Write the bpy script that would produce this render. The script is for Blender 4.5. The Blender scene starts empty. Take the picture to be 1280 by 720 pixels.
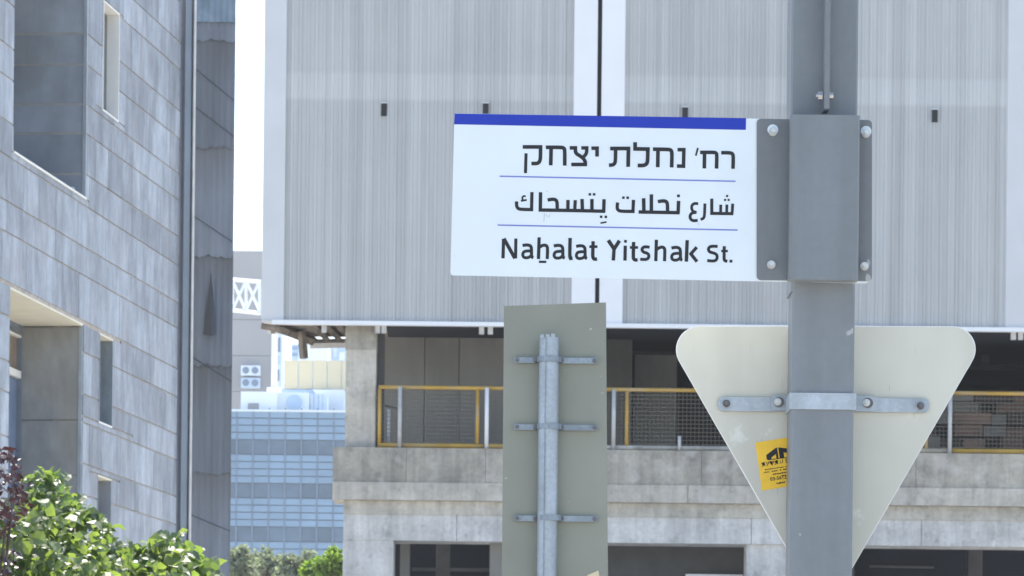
import bpy, bmesh, math, random
from mathutils import Vector, Matrix, noise
C = bpy.context.scene
COL = C.collection
R = math.radians

# ---------------------------------------------------------------- camera
ROLL = 0.0105          # the photographer held the camera this much off level
FPX = 5000.0           # focal length in photo pixels (1280 wide)
HX, HY = 640.0, 978.0  # point of the level line of sight
CAMZ = 1.6
cam_data = bpy.data.cameras.new("camera")
cam = bpy.data.objects.new("camera", cam_data); COL.objects.link(cam)
cam_data.sensor_width = 36.0
cam_data.lens = 36.0 * FPX / 1280.0
cam_data.shift_y = (HY - 360.0) / 1280.0
cam_data.clip_start = 0.1; cam_data.clip_end = 6000
cr, sr = math.cos(ROLL), math.sin(ROLL)
cam.matrix_world = Matrix(((cr, -sr, 0, 0), (0, 0, -1, 0), (sr, cr, 0, CAMZ), (0, 0, 0, 1)))
cam_data.dof.use_dof = True
cam_data.dof.focus_distance = 7.93
cam_data.dof.aperture_fstop = 40
C.camera = cam

# ---------------------------------------------------------------- world and sun
SUN_EL, SUN_AZ = R(60), R(4)      # azimuth from +Y towards +X
w = bpy.data.worlds.new("World"); C.world = w; w.use_nodes = True
nt = w.node_tree
sky = nt.nodes.new("ShaderNodeTexSky"); sky.sky_type = 'NISHITA'; sky.sun_disc = False
sky.sun_elevation = SUN_EL; sky.sun_rotation = SUN_AZ
sky.air_density = 1.0; sky.dust_density = 1.5; sky.ozone_density = 1.0
bg = nt.nodes["Background"]; bg.inputs[1].default_value = 0.15
nt.links.new(sky.outputs[0], bg.inputs[0])
sd = bpy.data.lights.new("sun", 'SUN'); sd.energy = 4.0; sd.angle = R(0.5); sd.color = (1.0, 0.95, 0.87)
so = bpy.data.objects.new("sun", sd); COL.objects.link(so)
sdir = Vector((math.sin(SUN_AZ) * math.cos(SUN_EL), math.cos(SUN_AZ) * math.cos(SUN_EL), math.sin(SUN_EL)))
so.rotation_euler = sdir.to_track_quat('Z', 'Y').to_euler()
so.location = (0, 0, 60)
C.view_settings.view_transform = 'Standard'; C.view_settings.look = 'None'
C.view_settings.gamma = 1.0; C.view_settings.exposure = 1.2
C.render.resolution_x = 1024; C.render.resolution_y = 576
C.cycles.max_bounces = 8

# ---------------------------------------------------------------- measuring helpers
def P(px, py, Y):
    """point at distance Y seen at photo pixel (px, py)"""
    u, v = px - HX, HY - py
    return Vector(((u * cr - v * sr) * Y / FPX, Y, CAMZ + (u * sr + v * cr) * Y / FPX))

# ---------------------------------------------------------------- mesh helpers
class MB:
    def __init__(s): s.v = []; s.f = []; s.m = []
    def face(s, pts, mi=0):
        n = len(s.v); s.v += [tuple(p) for p in pts]; s.f.append(tuple(range(n, n + len(pts)))); s.m.append(mi)
    def solid(s, v, f, mi=0):
        n = len(s.v); s.v += [tuple(p) for p in v]
        for q in f: s.f.append(tuple(n + i for i in q)); s.m.append(mi)
    def hexa(s, p, mi=0):       # p: 4 bottom ccw, 4 top
        s.solid(p, [(3,2,1,0),(4,5,6,7),(0,1,5,4),(1,2,6,5),(2,3,7,6),(3,0,4,7)], mi)
    def box(s, x0, x1, y0, y1, z0, z1, mi=0):
        s.hexa([(x0,y0,z0),(x1,y0,z0),(x1,y1,z0),(x0,y1,z0),(x0,y0,z1),(x1,y0,z1),(x1,y1,z1),(x0,y1,z1)], mi)
    def bev(s, x0, x1, y0, y1, z0, z1, b=0.003, mi=0):
        """box whose vertical and front edges are chamfered"""
        pr = [(x0+b,y0),(x1-b,y0),(x1,y0+b),(x1,y1-b),(x1-b,y1),(x0+b,y1),(x0,y1-b),(x0,y0+b)]
        s.prism(pr, z0, z1, mi)
    def prism(s, pr, z0, z1, mi=0):
        k = len(pr)
        v = [(x,y,z0) for x,y in pr] + [(x,y,z1) for x,y in pr]
        f = [tuple(range(k-1,-1,-1)), tuple(range(k,2*k))] + [(i,(i+1)%k,k+(i+1)%k,k+i) for i in range(k)]
        s.solid(v, f, mi)
    def plate(s, pts, t, b=0.0, mi=0):
        """outline (seen from the camera, any plane facing -Y) with thickness t behind it"""
        k = len(pts)
        fr = [Vector(p) for p in pts]; bk = [p + Vector((0,t,0)) for p in fr]
        s.solid(fr + bk, [tuple(range(k)), tuple(range(2*k-1,k-1,-1))] + [(i,k+i,k+(i+1)%k,(i+1)%k) for i in range(k)], mi)
    def tube(s, a, b, r, n=10, mi=0, r2=None, caps=True):
        a, b = Vector(a), Vector(b); d = (b-a).normalized()
        q = d.to_track_quat('Z','Y'); r2 = r if r2 is None else r2
        v = []
        for (c, rr) in ((a, r), (b, r2)):
            for i in range(n):
                t = 2*math.pi*i/n; v.append(c + q @ Vector((rr*math.cos(t), rr*math.sin(t), 0)))
        f = [(i,(i+1)%n,n+(i+1)%n,n+i) for i in range(n)]
        if caps: f += [tuple(range(n-1,-1,-1)), tuple(range(n,2*n))]
        s.solid(v, f, mi)
    def bar(s, a, b, wd, mi=0):
        s.tube(a, b, wd*0.7071, 4, mi)
    def build(s, name, mat, parent=None, smooth=False, center=True):
        v = s.v
        c = Vector((0,0,0))
        if center and v:
            mn = [min(p[i] for p in v) for i in range(3)]; mx = [max(p[i] for p in v) for i in range(3)]
            c = Vector(((mn[0]+mx[0])/2, (mn[1]+mx[1])/2, mn[2]))
        me = bpy.data.meshes.new(name)
        me.from_pydata([(p[0]-c[0], p[1]-c[1], p[2]-c[2]) for p in v], [], s.f)
        for m in (mat if isinstance(mat, (list, tuple)) else [mat]): me.materials.append(m)
        if isinstance(mat, (list, tuple)):
            me.polygons.foreach_set('material_index', s.m)
        bm = bmesh.new(); bm.from_mesh(me); bmesh.ops.recalc_face_normals(bm, faces=bm.faces); bm.to_mesh(me); bm.free()
        if smooth:
            for p in me.polygons: p.use_smooth = True
        o = bpy.data.objects.new(name, me); COL.objects.link(o)
        if parent is None: o.location = c
        else:
            o.parent = parent
            base = parent.location.copy(); q = parent.parent
            while q is not None: base += q.location; q = q.parent
            o.location = c - base
        return o

def tag(o, label=None, cat=None, group=None, kind=None):
    if label: o['label'] = label
    if cat: o['category'] = cat
    if group: o['group'] = group
    if kind: o['kind'] = kind
    return o
def thing(name, loc, label, cat, group=None):
    o = bpy.data.objects.new(name, None); COL.objects.link(o)
    o.location = loc; o.empty_display_size = 0.2
    return tag(o, label, cat, group)

# ---------------------------------------------------------------- materials
class NT:
    def __init__(s, name):
        s.m = bpy.data.materials.new(name); s.m.use_nodes = True; s.t = s.m.node_tree
        s.b = s.t.nodes["Principled BSDF"]
    def n(s, typ, **kw):
        x = s.t.nodes.new(typ)
        for k, v in kw.items(): setattr(x, k, v)
        return x
    def l(s, a, b): s.t.links.new(a, b)
    def pos(s, scale=(1,1,1)):
        g = s.n('ShaderNodeNewGeometry'); mp = s.n('ShaderNodeMapping'); mp.inputs['Scale'].default_value = scale
        s.l(g.outputs['Position'], mp.inputs['Vector']); return mp.outputs[0]
    def noise(s, scale, vs=(1,1,1), detail=4, rough=0.55):
        x = s.n('ShaderNodeTexNoise'); x.inputs['Scale'].default_value = scale
        x.inputs['Detail'].default_value = detail; x.inputs['Roughness'].default_value = rough
        s.l(s.pos(vs), x.inputs['Vector']); return x.outputs[0]
    def ramp(s, fac, stops):
        r = s.n('ShaderNodeValToRGB'); e = r.color_ramp.elements
        while len(e) < len(stops): e.new(0.5)
        for i, (p, c) in enumerate(stops):
            e[i].position = p; e[i].color = (*c, 1) if len(c) == 3 else c
        s.l(fac, r.inputs[0]); return r.outputs[0]
    def grey(s, fac, a, b, p0=0.3, p1=0.7): return s.ramp(fac, [(p0,(a,a,a)),(p1,(b,b,b))])
    def mul(s, a, b, fac=1.0):
        x = s.n('ShaderNodeMixRGB', blend_type='MULTIPLY'); x.inputs[0].default_value = fac
        for i, q in ((1,a),(2,b)):
            if isinstance(q, tuple): x.inputs[i].default_value = (*q, 1)
            else: s.l(q, x.inputs[i])
        return x.outputs[0]
    def mix(s, f, a, b):
        x = s.n('ShaderNodeMixRGB')
        if isinstance(f, float): x.inputs[0].default_value = f
        else: s.l(f, x.inputs[0])
        for i, q in ((1,a),(2,b)):
            if isinstance(q, tuple): x.inputs[i].default_value = (*q, 1)
            else: s.l(q, x.inputs[i])
        return x.outputs[0]
    def rnd(s, a, b):
        o = s.n('ShaderNodeObjectInfo'); return s.ramp(o.outputs['Random'], [(0,(a,a,a)),(1,(b,b,b))])
    def bump(s, h, strength, dist):
        x = s.n('ShaderNodeBump'); x.inputs['Strength'].default_value = strength; x.inputs['Distance'].default_value = dist
        s.l(h, x.inputs['Height']); s.l(x.outputs[0], s.b.inputs['Normal'])
    def out(s, col, rough=0.6, metal=0.0, spec=None):
        if isinstance(col, tuple): s.b.inputs['Base Color'].default_value = (*col, 1)
        else: s.l(col, s.b.inputs['Base Color'])
        s.b.inputs['Roughness'].default_value = rough; s.b.inputs['Metallic'].default_value = metal
        if spec is not None: s.b.inputs['Specular IOR Level'].default_value = spec
        return s.m

def paint(name, col, rough=0.5, metal=0.0, var=0.06, sc=6, bump=0.0, rnd=0.0, spec=None):
    k = NT(name); n = k.noise(sc, detail=5)
    c = k.mul(col, k.grey(n, 1-var, 1+var))
    if rnd: c = k.mul(c, k.rnd(1-rnd, 1+rnd))
    if bump: k.bump(k.noise(sc*25, detail=3), bump, 0.001)
    return k.out(c, rough, metal, spec)

def mat_concrete(name, col, dark=0.6, sc=1.0, rnd=0.03):
    k = NT(name)
    blot = k.noise(1.1*sc, (1,1,1.6), 8, 0.65)
    streak = k.noise(2.2*sc, (2.2,2.2,0.22), 6, 0.6)
    fine = k.noise(14*sc, detail=6, rough=0.7)
    c = k.mul(col, k.grey(blot, dark, 1.18, 0.32, 0.66))
    c = k.mul(c, k.grey(streak, 0.80, 1.1, 0.35, 0.62))
    c = k.mul(c, k.grey(fine, 0.86, 1.1))
    spots = k.noise(3.1*sc, (1,1,1), 3, 0.4)
    c = k.mix(k.grey(spots, 0.0, 0.35, 0.56, 0.70), c, (0.62, 0.60, 0.56))
    dk = k.noise(4.3*sc, (1,1,0.8), 5, 0.6)
    c = k.mul(c, k.grey(dk, 1.0, 0.74, 0.56, 0.70))
    if rnd: c = k.mul(c, k.rnd(1-rnd, 1+rnd))
    k.bump(fine, 0.5, 0.01)
    return k.out(c, 0.9)

def mat_stone(name, col):
    k = NT(name)
    streak = k.noise(7.0, (1,1,0.22), 6, 0.62)
    wide = k.noise(2.6, (1,1,0.7), 6, 0.6)
    fine = k.noise(22, (1,1,0.6), 6, 0.7)
    c = k.mul(col, k.grey(streak, 0.84, 1.16, 0.36, 0.66))
    c = k.mul(c, k.grey(wide, 0.78, 1.14, 0.35, 0.65))
    c = k.mul(c, k.grey(fine, 0.88, 1.10))
    lime = k.noise(9, (1,1,0.2), 5, 0.6)
    c = k.mix(k.grey(lime, 0.0, 0.35, 0.58, 0.74), c, (0.54,0.57,0.62))
    tan = k.noise(1.7, (1,1,0.8), 5, 0.55)
    c = k.mix(k.grey(tan, 0.0, 0.35, 0.52, 0.68), c, (0.34,0.33,0.34))
    c = k.mul(c, k.rnd(0.78, 1.16))
    k.bump(fine, 0.6, 0.008)
    return k.out(c, 0.8)

M = {}
M['sign_white'] = paint('sign_white', (0.73,0.785,0.80), 0.35, var=0.025, sc=9)
M['stripe_blue'] = paint('stripe_blue', (0.030,0.055,0.40), 0.5, var=0.04, sc=12, spec=0.15)
M['rule_blue'] = paint('rule_blue', (0.18,0.22,0.55), 0.4)
M['ink'] = paint('ink', (0.018,0.019,0.022), 0.7, var=0.1, sc=30)
M['scuff'] = paint('scuff', (0.55,0.55,0.60), 0.6)
def mat_post(name, col):
    k = NT(name)
    c = k.mul(col, k.grey(k.noise(5, (1,1,0.35), 5), 0.93, 1.07))
    c = k.mul(c, k.grey(k.noise(60, detail=3), 0.97, 1.03))
    c = k.mul(c, k.grey(k.noise(9, (1.5,1.5,0.09), 5, 0.6), 0.93, 1.04, 0.4, 0.6))
    c = k.mul(c, k.grey(k.noise(1.6, (1,1,1), 6, 0.7), 0.94, 1.05, 0.35, 0.65))
    chips = k.noise(38, (1,1,0.5), 2, 0.4)
    c = k.mix(k.grey(chips, 0.0, 0.6, 0.775, 0.79), c, (0.55,0.53,0.50))
    k.bump(k.noise(150, detail=2), 0.12, 0.001)
    return k.out(c, 0.5)
M['post'] = mat_post('post_paint', (0.205,0.222,0.232))
M['bracket'] = mat_post('post_paint_shaded', (0.18,0.193,0.198))  # post paint darkened, shade of the recessed wings put into its colour
M['galv'] = None
def mat_galv(name, col, metal=0.35):
    k = NT(name)
    v = k.n('ShaderNodeTexVoronoi'); v.inputs['Scale'].default_value = 120
    k.l(k.pos(), v.inputs['Vector'])
    bw = k.n('ShaderNodeRGBToBW'); k.l(v.outputs['Color'], bw.inputs[0])
    c = k.mul(col, k.grey(bw.outputs[0], 0.9, 1.1, 0, 1))
    c = k.mul(c, k.grey(k.noise(14, (1,1,0.3), 6), 0.82, 1.14))
    return k.out(c, 0.45, metal)
M['galv'] = mat_galv('galvanised_steel', (0.40,0.44,0.47))
M['galv_dull'] = mat_galv('galvanised_dull', (0.27,0.31,0.34))
M['bolt'] = paint('bolt_steel', (0.55,0.54,0.52), 0.35, 0.8, 0.1, 60)
M['bolt_dark'] = paint('bolt_dark', (0.16,0.15,0.15), 0.5, 0.5, 0.2, 60)
def mat_tri():
    k = NT('sign_back_cream')
    c = k.mul((0.60,0.585,0.49), k.grey(k.noise(4, (1,1,1), 5), 0.93, 1.06))
    dust = k.noise(11, (1,1,1), 7, 0.75)
    c = k.mix(k.grey(dust, 0.0, 0.6, 0.60, 0.70), c, (0.78,0.80,0.76))
    c = k.mul(c, k.grey(k.noise(3.2, (2.5,1,0.35), 4), 0.90, 1.04, 0.3, 0.6))
    scr = k.noise(26, (6,1,0.55), 2, 0.3)
    c = k.mul(c, k.grey(scr, 1.0, 0.80, 0.72, 0.76))
    k.bump(k.noise(3, detail=2), 0.15, 0.02)
    return k.out(c, 0.5)
M['tri'] = mat_tri()
M['tri_edge'] = paint('sign_edge_metal', (0.75,0.75,0.74), 0.4, 0.3)
def mat_plate():
    k = NT('plate_grey_green')
    c = k.mul((0.275,0.28,0.222), k.grey(k.noise(3, (1,1,0.7), 6), 0.88, 1.08))
    sp = k.noise(55, detail=2)
    c = k.mix(k.grey(sp, 0.0, 0.7, 0.74, 0.76), c, (0.6,0.6,0.55))
    return k.out(c, 0.55)
M['plate'] = mat_plate()
M['sticker'] = paint('sticker_yellow', (0.90,0.55,0.03), 0.4, var=0.07, sc=40)
M['concrete'] = mat_concrete('concrete_weathered', (0.39,0.362,0.305), 0.70)
M['concrete_pale'] = mat_concrete('concrete_pale', (0.50,0.468,0.40), 0.78)
M['concrete_beam'] = mat_concrete('concrete_beam', (0.555,0.545,0.52), 0.86)
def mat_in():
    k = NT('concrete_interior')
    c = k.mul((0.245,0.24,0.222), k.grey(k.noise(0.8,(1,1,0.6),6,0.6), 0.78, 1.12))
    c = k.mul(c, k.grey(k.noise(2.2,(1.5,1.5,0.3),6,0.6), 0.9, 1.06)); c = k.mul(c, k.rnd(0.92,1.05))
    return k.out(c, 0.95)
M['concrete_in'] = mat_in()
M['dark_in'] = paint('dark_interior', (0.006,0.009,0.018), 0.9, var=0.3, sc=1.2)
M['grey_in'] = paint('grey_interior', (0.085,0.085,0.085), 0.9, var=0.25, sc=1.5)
def mat_clad():
    k = NT('cladding_sheet_steel')
    g = k.n('ShaderNodeNewGeometry'); sp = k.n('ShaderNodeSeparateXYZ'); k.l(g.outputs['Position'], sp.inputs[0])
    mr = k.n('ShaderNodeMath', operation='MULTIPLY_ADD'); mr.inputs[1].default_value = 0.05; mr.inputs[2].default_value = -0.3
    k.l(sp.outputs['Z'], mr.inputs[0])
    zt, zb = P(640,92,71).z*0.05-0.3, P(640,124,71).z*0.05-0.3
    band = k.ramp(mr.outputs[0], [(0,(0.95,)*3),(zb-0.0008,(0.95,)*3),(zb,(1.10,)*3),(zt,(1.07,)*3),(zt+0.0008,(0.98,)*3)])
    c = k.mul((0.49,0.495,0.485), band)
    c = k.mul(c, k.grey(k.noise(2.6, (1,1,0.06), 6, 0.6), 0.95, 1.05))
    c = k.mul(c, k.grey(k.noise(9, (1,1,0.03), 3, 0.6), 0.94, 1.05))
    c = k.mul(c, k.grey(k.noise(0.5, (1,1,1), 4), 0.95, 1.05))
    c = k.mul(c, k.grey(k.noise(7, (1,1,0.003), 1, 0.4), 0.93, 1.07, 0.35, 0.65))
    c = k.mul(c, k.rnd(0.97, 1.03))
    rust = k.noise(1.9, (1,1,0.45), 5, 0.5)
    c = k.mix(k.grey(rust, 0.0, 0.25, 0.66, 0.76), c, (0.42,0.36,0.31))
    return k.out(c, 0.5, 0.1)
M['clad'] = mat_clad()
M['trim_white'] = paint('trim_white', (0.80,0.81,0.82), 0.5, var=0.02, sc=1.5)
M['trim_grey'] = paint('trim_pale_grey', (0.60,0.61,0.615), 0.5, var=0.04, sc=1.2)
M['black'] = paint('black_gap', (0.02,0.02,0.022), 0.8)
M['rusty'] = paint('rusty_steel', (0.20,0.17,0.14), 0.8, var=0.45, sc=5)
M['steel_lt'] = paint('pale_steel', (0.50,0.50,0.49), 0.6, var=0.15, sc=6)
def mat_yellow(name, col, w=0.5):
    k = NT(name)
    c = k.mul(col, k.grey(k.noise(3, detail=5), 0.85, 1.1))
    c = k.mix(k.grey(k.noise(2.3, detail=5), 0.0, w, 0.45, 0.65), c, (0.42,0.36,0.26))
    return k.out(c, 0.5)
M['yellow'] = mat_yellow('railing_yellow', (0.52,0.31,0.05))
M['yellow_dusty'] = mat_yellow('railing_yellow_dusty', (0.60,0.52,0.42), 0.8)
M['wire'] = paint('wire_mesh_steel', (0.19,0.17,0.14), 0.6, 0.3)
M['brown'] = paint('brown_block', (0.22,0.135,0.10), 0.9, var=0.3, sc=3, rnd=0.45)
M['brown_dark'] = paint('brown_block_dark', (0.09,0.06,0.05), 0.9, var=0.3, sc=3, rnd=0.4)
M['stone'] = mat_stone('stone_grey_blue', (0.320,0.352,0.392))
def mat_mortar():
    k = NT('mortar'); return k.out(k.mul((0.46,0.41,0.355), k.grey(k.noise(8,detail=5), 0.75, 1.2)), 0.95)
M['mortar'] = mat_mortar()
M['mortar_dull'] = paint('mortar_dull', (0.38,0.37,0.34), 0.9, var=0.15)
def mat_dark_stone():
    k = NT('stone_shaded_stained')
    c = k.mul((0.28,0.31,0.345), k.grey(k.noise(1.6,(1,1,1),6,0.6), 0.75, 1.2))  # wall stone toned down for the shade in the recesses, random stains over it
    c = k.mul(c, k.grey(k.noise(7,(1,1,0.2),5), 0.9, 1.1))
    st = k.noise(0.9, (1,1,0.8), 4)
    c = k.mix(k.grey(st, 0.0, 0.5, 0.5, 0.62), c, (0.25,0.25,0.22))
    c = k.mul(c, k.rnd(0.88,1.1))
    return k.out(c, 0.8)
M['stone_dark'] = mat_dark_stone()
M['plaster'] = paint('plaster_cream', (0.72,0.68,0.54), 0.8, var=0.07, sc=3)
M['reveal_white'] = paint('reveal_white', (0.80,0.79,0.74), 0.7, var=0.05, sc=4)
M['trim_blue'] = paint('metal_trim_bluegrey', (0.31,0.35,0.40), 0.45, 0.2, var=0.08, sc=3)
M['batten'] = paint('dull_dark_batten', (0.075,0.085,0.10), 0.9, spec=0.2)
M['trim_dark'] = paint('metal_gap_dark', (0.17,0.20,0.25), 0.6, var=0.1)
def mat_stain():
    k = NT('stone_stained_warm')
    c = k.mul((0.29,0.30,0.30), k.grey(k.noise(1.6,(1,1,1),6,0.6), 0.75, 1.2))
    c = k.mix(k.grey(k.noise(1.3,(1,1,0.9),6), 0.0, 0.7, 0.42, 0.62), c, (0.28,0.27,0.235))
    c = k.mul(c, k.grey(k.noise(1.1,(1.3,1,1.1),6,0.6), 1.0, 0.55, 0.54, 0.66))
    c = k.mul(c, k.grey(k.noise(9,(1,1,0.4),6), 0.88, 1.1))
    return k.out(c, 0.8)
M['stone_stain'] = mat_stain()
def mat_strip():
    k = NT('sheet_dark_weathered')
    c = k.mul((0.185,0.222,0.275), k.grey(k.noise(3.5,(1,1,0.12),6,0.65), 0.84, 1.18))
    c = k.mul(c, k.grey(k.noise(8,(1,1,0.04),4,0.6), 0.88, 1.12))
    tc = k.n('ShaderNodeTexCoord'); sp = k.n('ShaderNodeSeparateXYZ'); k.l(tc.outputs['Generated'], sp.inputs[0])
    top_tone = k.mul(k.grey(sp.outputs['Z'], 0.0, 0.8, 0.55, 1.0), k.grey(k.noise(3,(1,1,0.15),5), 0.25, 1.0))  # streaky darker tone towards the top of each sheet
    c = k.mix(top_tone, c, (0.12,0.118,0.115))
    c = k.mul(c, k.rnd(0.75,1.2))
    return k.out(c, 0.5, 0.0)
M['strip'] = mat_strip()
M['strip_blue'] = paint('sheet_blue', (0.20,0.28,0.37), 0.4, 0.2, var=0.3, sc=3)
M['glass_dark'] = paint('glass_dark', (0.05,0.06,0.07), 0.08, var=0.2, sc=2, spec=0.8)
M['blind'] = paint('brown_blind', (0.24,0.19,0.15), 0.7, var=0.15)
M['blue_panel'] = paint('blue_panel', (0.17,0.22,0.32), 0.5, var=0.15)
M['far_light'] = paint('far_pane_light', (0.20,0.315,0.44), 0.4, 0.1, var=0.10, sc=0.25, rnd=0.07)
M['far_dark'] = paint('far_pane_dark', (0.085,0.14,0.20), 0.4, 0.1, var=0.30, sc=0.5, rnd=0.16)
M['far_frame'] = paint('far_mullion', (0.15,0.22,0.31), 0.5, 0.0, var=0.1, sc=0.4)
M['far_conc'] = paint('far_concrete', (0.34,0.335,0.335), 0.9, var=0.10, sc=0.12)
M['far_white'] = paint('far_white', (0.85,0.88,0.90), 0.7, var=0.03, sc=0.3)
M['far_cream'] = paint('far_cream', (0.72,0.62,0.40), 0.7, var=0.04, sc=0.3)
M['far_blue'] = paint('far_blue', (0.50,0.64,0.80), 0.4, var=0.12, sc=0.4)
M['far_bluewhite'] = paint('far_blue_white', (0.72,0.80,0.88), 0.6, var=0.06, sc=0.4)
M['asphalt'] = paint('asphalt', (0.05,0.05,0.052), 0.9, var=0.2, sc=8, bump=0.3)
M['paving'] = mat_concrete('paving', (0.42,0.40,0.37))
M['ground'] = paint('pale_concrete_ground', (0.42,0.40,0.36), 0.95, var=0.2, sc=0.3)  # unseen ground, tone raised to bounce light onto the shaded fronts
M['kerb'] = mat_concrete('kerb_stone', (0.45,0.44,0.41))
def mat_leaf(name, cols, trans, rough=0.35, tmix=0.45, spec=0.5):
    k = NT(name)
    n = k.noise(7, detail=2); 
    rr = k.n('ShaderNodeNewGeometry')
    c = k.ramp(rr.outputs['Random Per Island'], [(i/(len(cols)-1), q) for i, q in enumerate(cols)])
    c = k.mul(c, k.grey(n, 0.8, 1.2))
    k.out(c, rough, 0, spec)
    tr = k.n('ShaderNodeBsdfTranslucent'); k.l(k.mul(c, trans), tr.inputs[0])
    mx = k.n('ShaderNodeMixShader'); mx.inputs[0].default_value = tmix
    k.l(k.b.outputs[0], mx.inputs[1]); k.l(tr.outputs[0], mx.inputs[2])
    k.l(mx.outputs[0], k.t.nodes['Material Output'].inputs[0])
    return k.m
M['leaf'] = mat_leaf('leaf_green', [(0.07,0.115,0.045),(0.11,0.16,0.06),(0.16,0.205,0.075),(0.08,0.115,0.06),(0.13,0.17,0.09)], (2.5,2.65,1.0), 0.44, 0.42, 1.0)
M['leaf_plum'] = mat_leaf('leaf_plum', [(0.035,0.018,0.022),(0.05,0.025,0.028),(0.06,0.032,0.036)], (1.5,0.7,0.7), 0.33, 0.2, 0.9)
M['leaf_olive'] = mat_leaf('leaf_olive', [(0.22,0.25,0.18),(0.31,0.34,0.25),(0.16,0.19,0.13)], (1.3,1.4,0.9), 0.5, 0.35)
M['leaf_bright'] = mat_leaf('leaf_bright', [(0.14,0.22,0.045),(0.19,0.28,0.06),(0.11,0.17,0.045)], (1.7,1.8,0.6), 0.5, 0.45)
M['bark'] = paint('bark', (0.13,0.10,0.075), 0.9, var=0.3, sc=9)

# ---------------------------------------------------------------- ground, road, pavement
g = MB(); g.face([(-900,-300,0),(900,-300,0),(900,1500,0),(-900,1500,0)]); tag(g.build('ground', M['ground']), kind='structure')
g = MB(); g.face([(-120,11,0.004),(120,11,0.004),(120,23,0.004),(-120,23,0.004)]); tag(g.build('road', M['asphalt']), kind='structure')
rd = MB()
for i in range(-12, 13): rd.face([(i*6-1.5,16.93,0.008),(i*6+1.5,16.93,0.008),(i*6+1.5,17.07,0.008),(i*6-1.5,17.07,0.008)])
tag(rd.build('road_marking', M['trim_white']), kind='structure')
for (y0, y1) in ((-14,10.85),(23.15,29.5)):
    g = MB(); g.box(-60,60,y0,y1,-0.05,0.14); tag(g.build('pavement', M['paving']), kind='structure')
for (y0, y1) in ((10.85,11.0),(23.0,23.15)):
    g = MB(); g.box(-60,60,y0,y1,-0.05,0.148); tag(g.build('kerb', M['kerb']), kind='structure')
GZ = 0.14

# ================================================================ PARKING BUILDING, Y = 71
YS = 71.0
def px2x(px, py, Y=YS): return P(px, py, Y).x
def Zs(py, Y=YS): return P(640, py, Y).z
def Xs(px, py=400, Y=YS): return P(px, py, Y).x
ZT = 19.0  # unseen top, kept low to shorten the shadow on the ground in front
zb = Zs(403.5)                      # underside of the clad storey
hall = thing('parking_building', (Xs(800), 74, 0), 'grey building with ribbed metal upper wall over an open concrete parking deck', 'building')
xl, xw = Xs(329,200), Xs(357,200)
xr = Xs(1258,200); xend = Xs(1420,200)
xg0, xg1, xg2, xg3 = Xs(716,200), Xs(745.5,200), Xs(751,200), Xs(780,200)
m = MB(); m.bev(xl, xw, YS-0.03, YS+2.2, zb+0.004, ZT, 0.01); m.build('corner_trim', M['trim_grey'], hall)
m = MB(); m.bev(xr, xend, YS-0.03, YS+2.2, zb+0.004, ZT, 0.01); m.build('corner_trim', M['trim_grey'], hall)
m = MB(); m.bev(xg0, xg1, YS-0.035, YS+0.3, zb+0.004, ZT, 0.008); m.build('joint_trim', M['trim_white'], hall)
m = MB(); m.bev(xg2, xg3, YS-0.035, YS+0.3, zb+0.004, ZT, 0.008); m.build('joint_trim', M['trim_white'], hall)
m = MB(); m.box(xg1-0.02, xg2+0.02, YS+0.10, YS+0.2, zb+0.01, ZT-0.02); m.build('joint_gap', M['black'], hall)
# ribbed sheets
random.seed(4)
PITCH = 10.0*YS/FPX
def sheet(x0, n, shared={}):
    key = n
    m = MB(); d = 0.024
    prof = [(0,0)]
    for i in range(n):
        b = i*PITCH
        prof += [(b+PITCH*0.50, 0), (b+PITCH*0.62, -d), (b+PITCH*0.84, -d), (b+PITCH*0.98, 0)]
    prof.append((n*PITCH-0.002, 0))
    for (a, b) in zip(prof, prof[1:]):
        if b[0]-a[0] < 1e-5 and abs(a[1]-b[1]) < 1e-6: continue
        m.face([(x0+a[0], YS+0.03+a[1], zb), (x0+b[0], YS+0.03+b[1], zb), (x0+b[0], YS+0.03+b[1], ZT-0.05), (x0+a[0], YS+0.03+a[1], ZT-0.05)])
    m.face([(x0,YS+0.06,zb),(x0+n*PITCH,YS+0.06,zb),(x0+n*PITCH,YS+0.06,ZT),(x0,YS+0.06,ZT)])
    return m.build('cladding_sheet', M['clad'], hall)
for (a, b) in ((xw, xg0), (xg3, xr)):
    x = a
    while x < b-0.02:
        n = min(7, int(round((b-x)/PITCH))); 
        if n < 1: break
        sheet(x+0.001, n); x += n*PITCH
# body behind the cladding
m = MB()
k_ = 0.12
m.hexa([(xl+0.05,YS+0.2,zb+0.25),(xend,YS+0.2,zb+0.25),(xend,YS+2.4,zb+0.25),(xl+0.05+2.2*k_,YS+2.4,zb+0.25),
        (xl+0.05,YS+0.2,ZT-0.1),(xend,YS+0.2,ZT-0.1),(xend,YS+2.4,ZT-0.1),(xl+0.05+2.2*k_,YS+2.4,ZT-0.1)])
m.build('wall', M['trim_grey'], hall)
# white drip sill along the bottom
m = MB(); m.bev(Xs(340), xend, YS-0.10, YS+0.05, zb-0.075, zb-0.002, 0.01); m.build('drip_sill', M['trim_white'], hall)
m = MB(); m.bev(xl, Xs(340), YS-0.06, YS+0.05, zb-0.03, zb-0.002, 0.005); m.build('drip_sill', M['trim_grey'], hall)
# dark slots in the cladding
for (px, py) in ((480,137),(607,137),(856.5,142),(1168.5,145)):
    p = P(px, py, YS); m = MB()
    m.box(p.x-0.05, p.x+0.05, YS-0.012, YS+0.02, p.z-0.11, p.z+0.11, 0)
    m.box(p.x-0.065, p.x+0.055, YS-0.03, YS+0.02, p.z+0.11, p.z+0.13, 1)
    m.build('slot', [M['black'], M['trim_grey']], hall)
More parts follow.
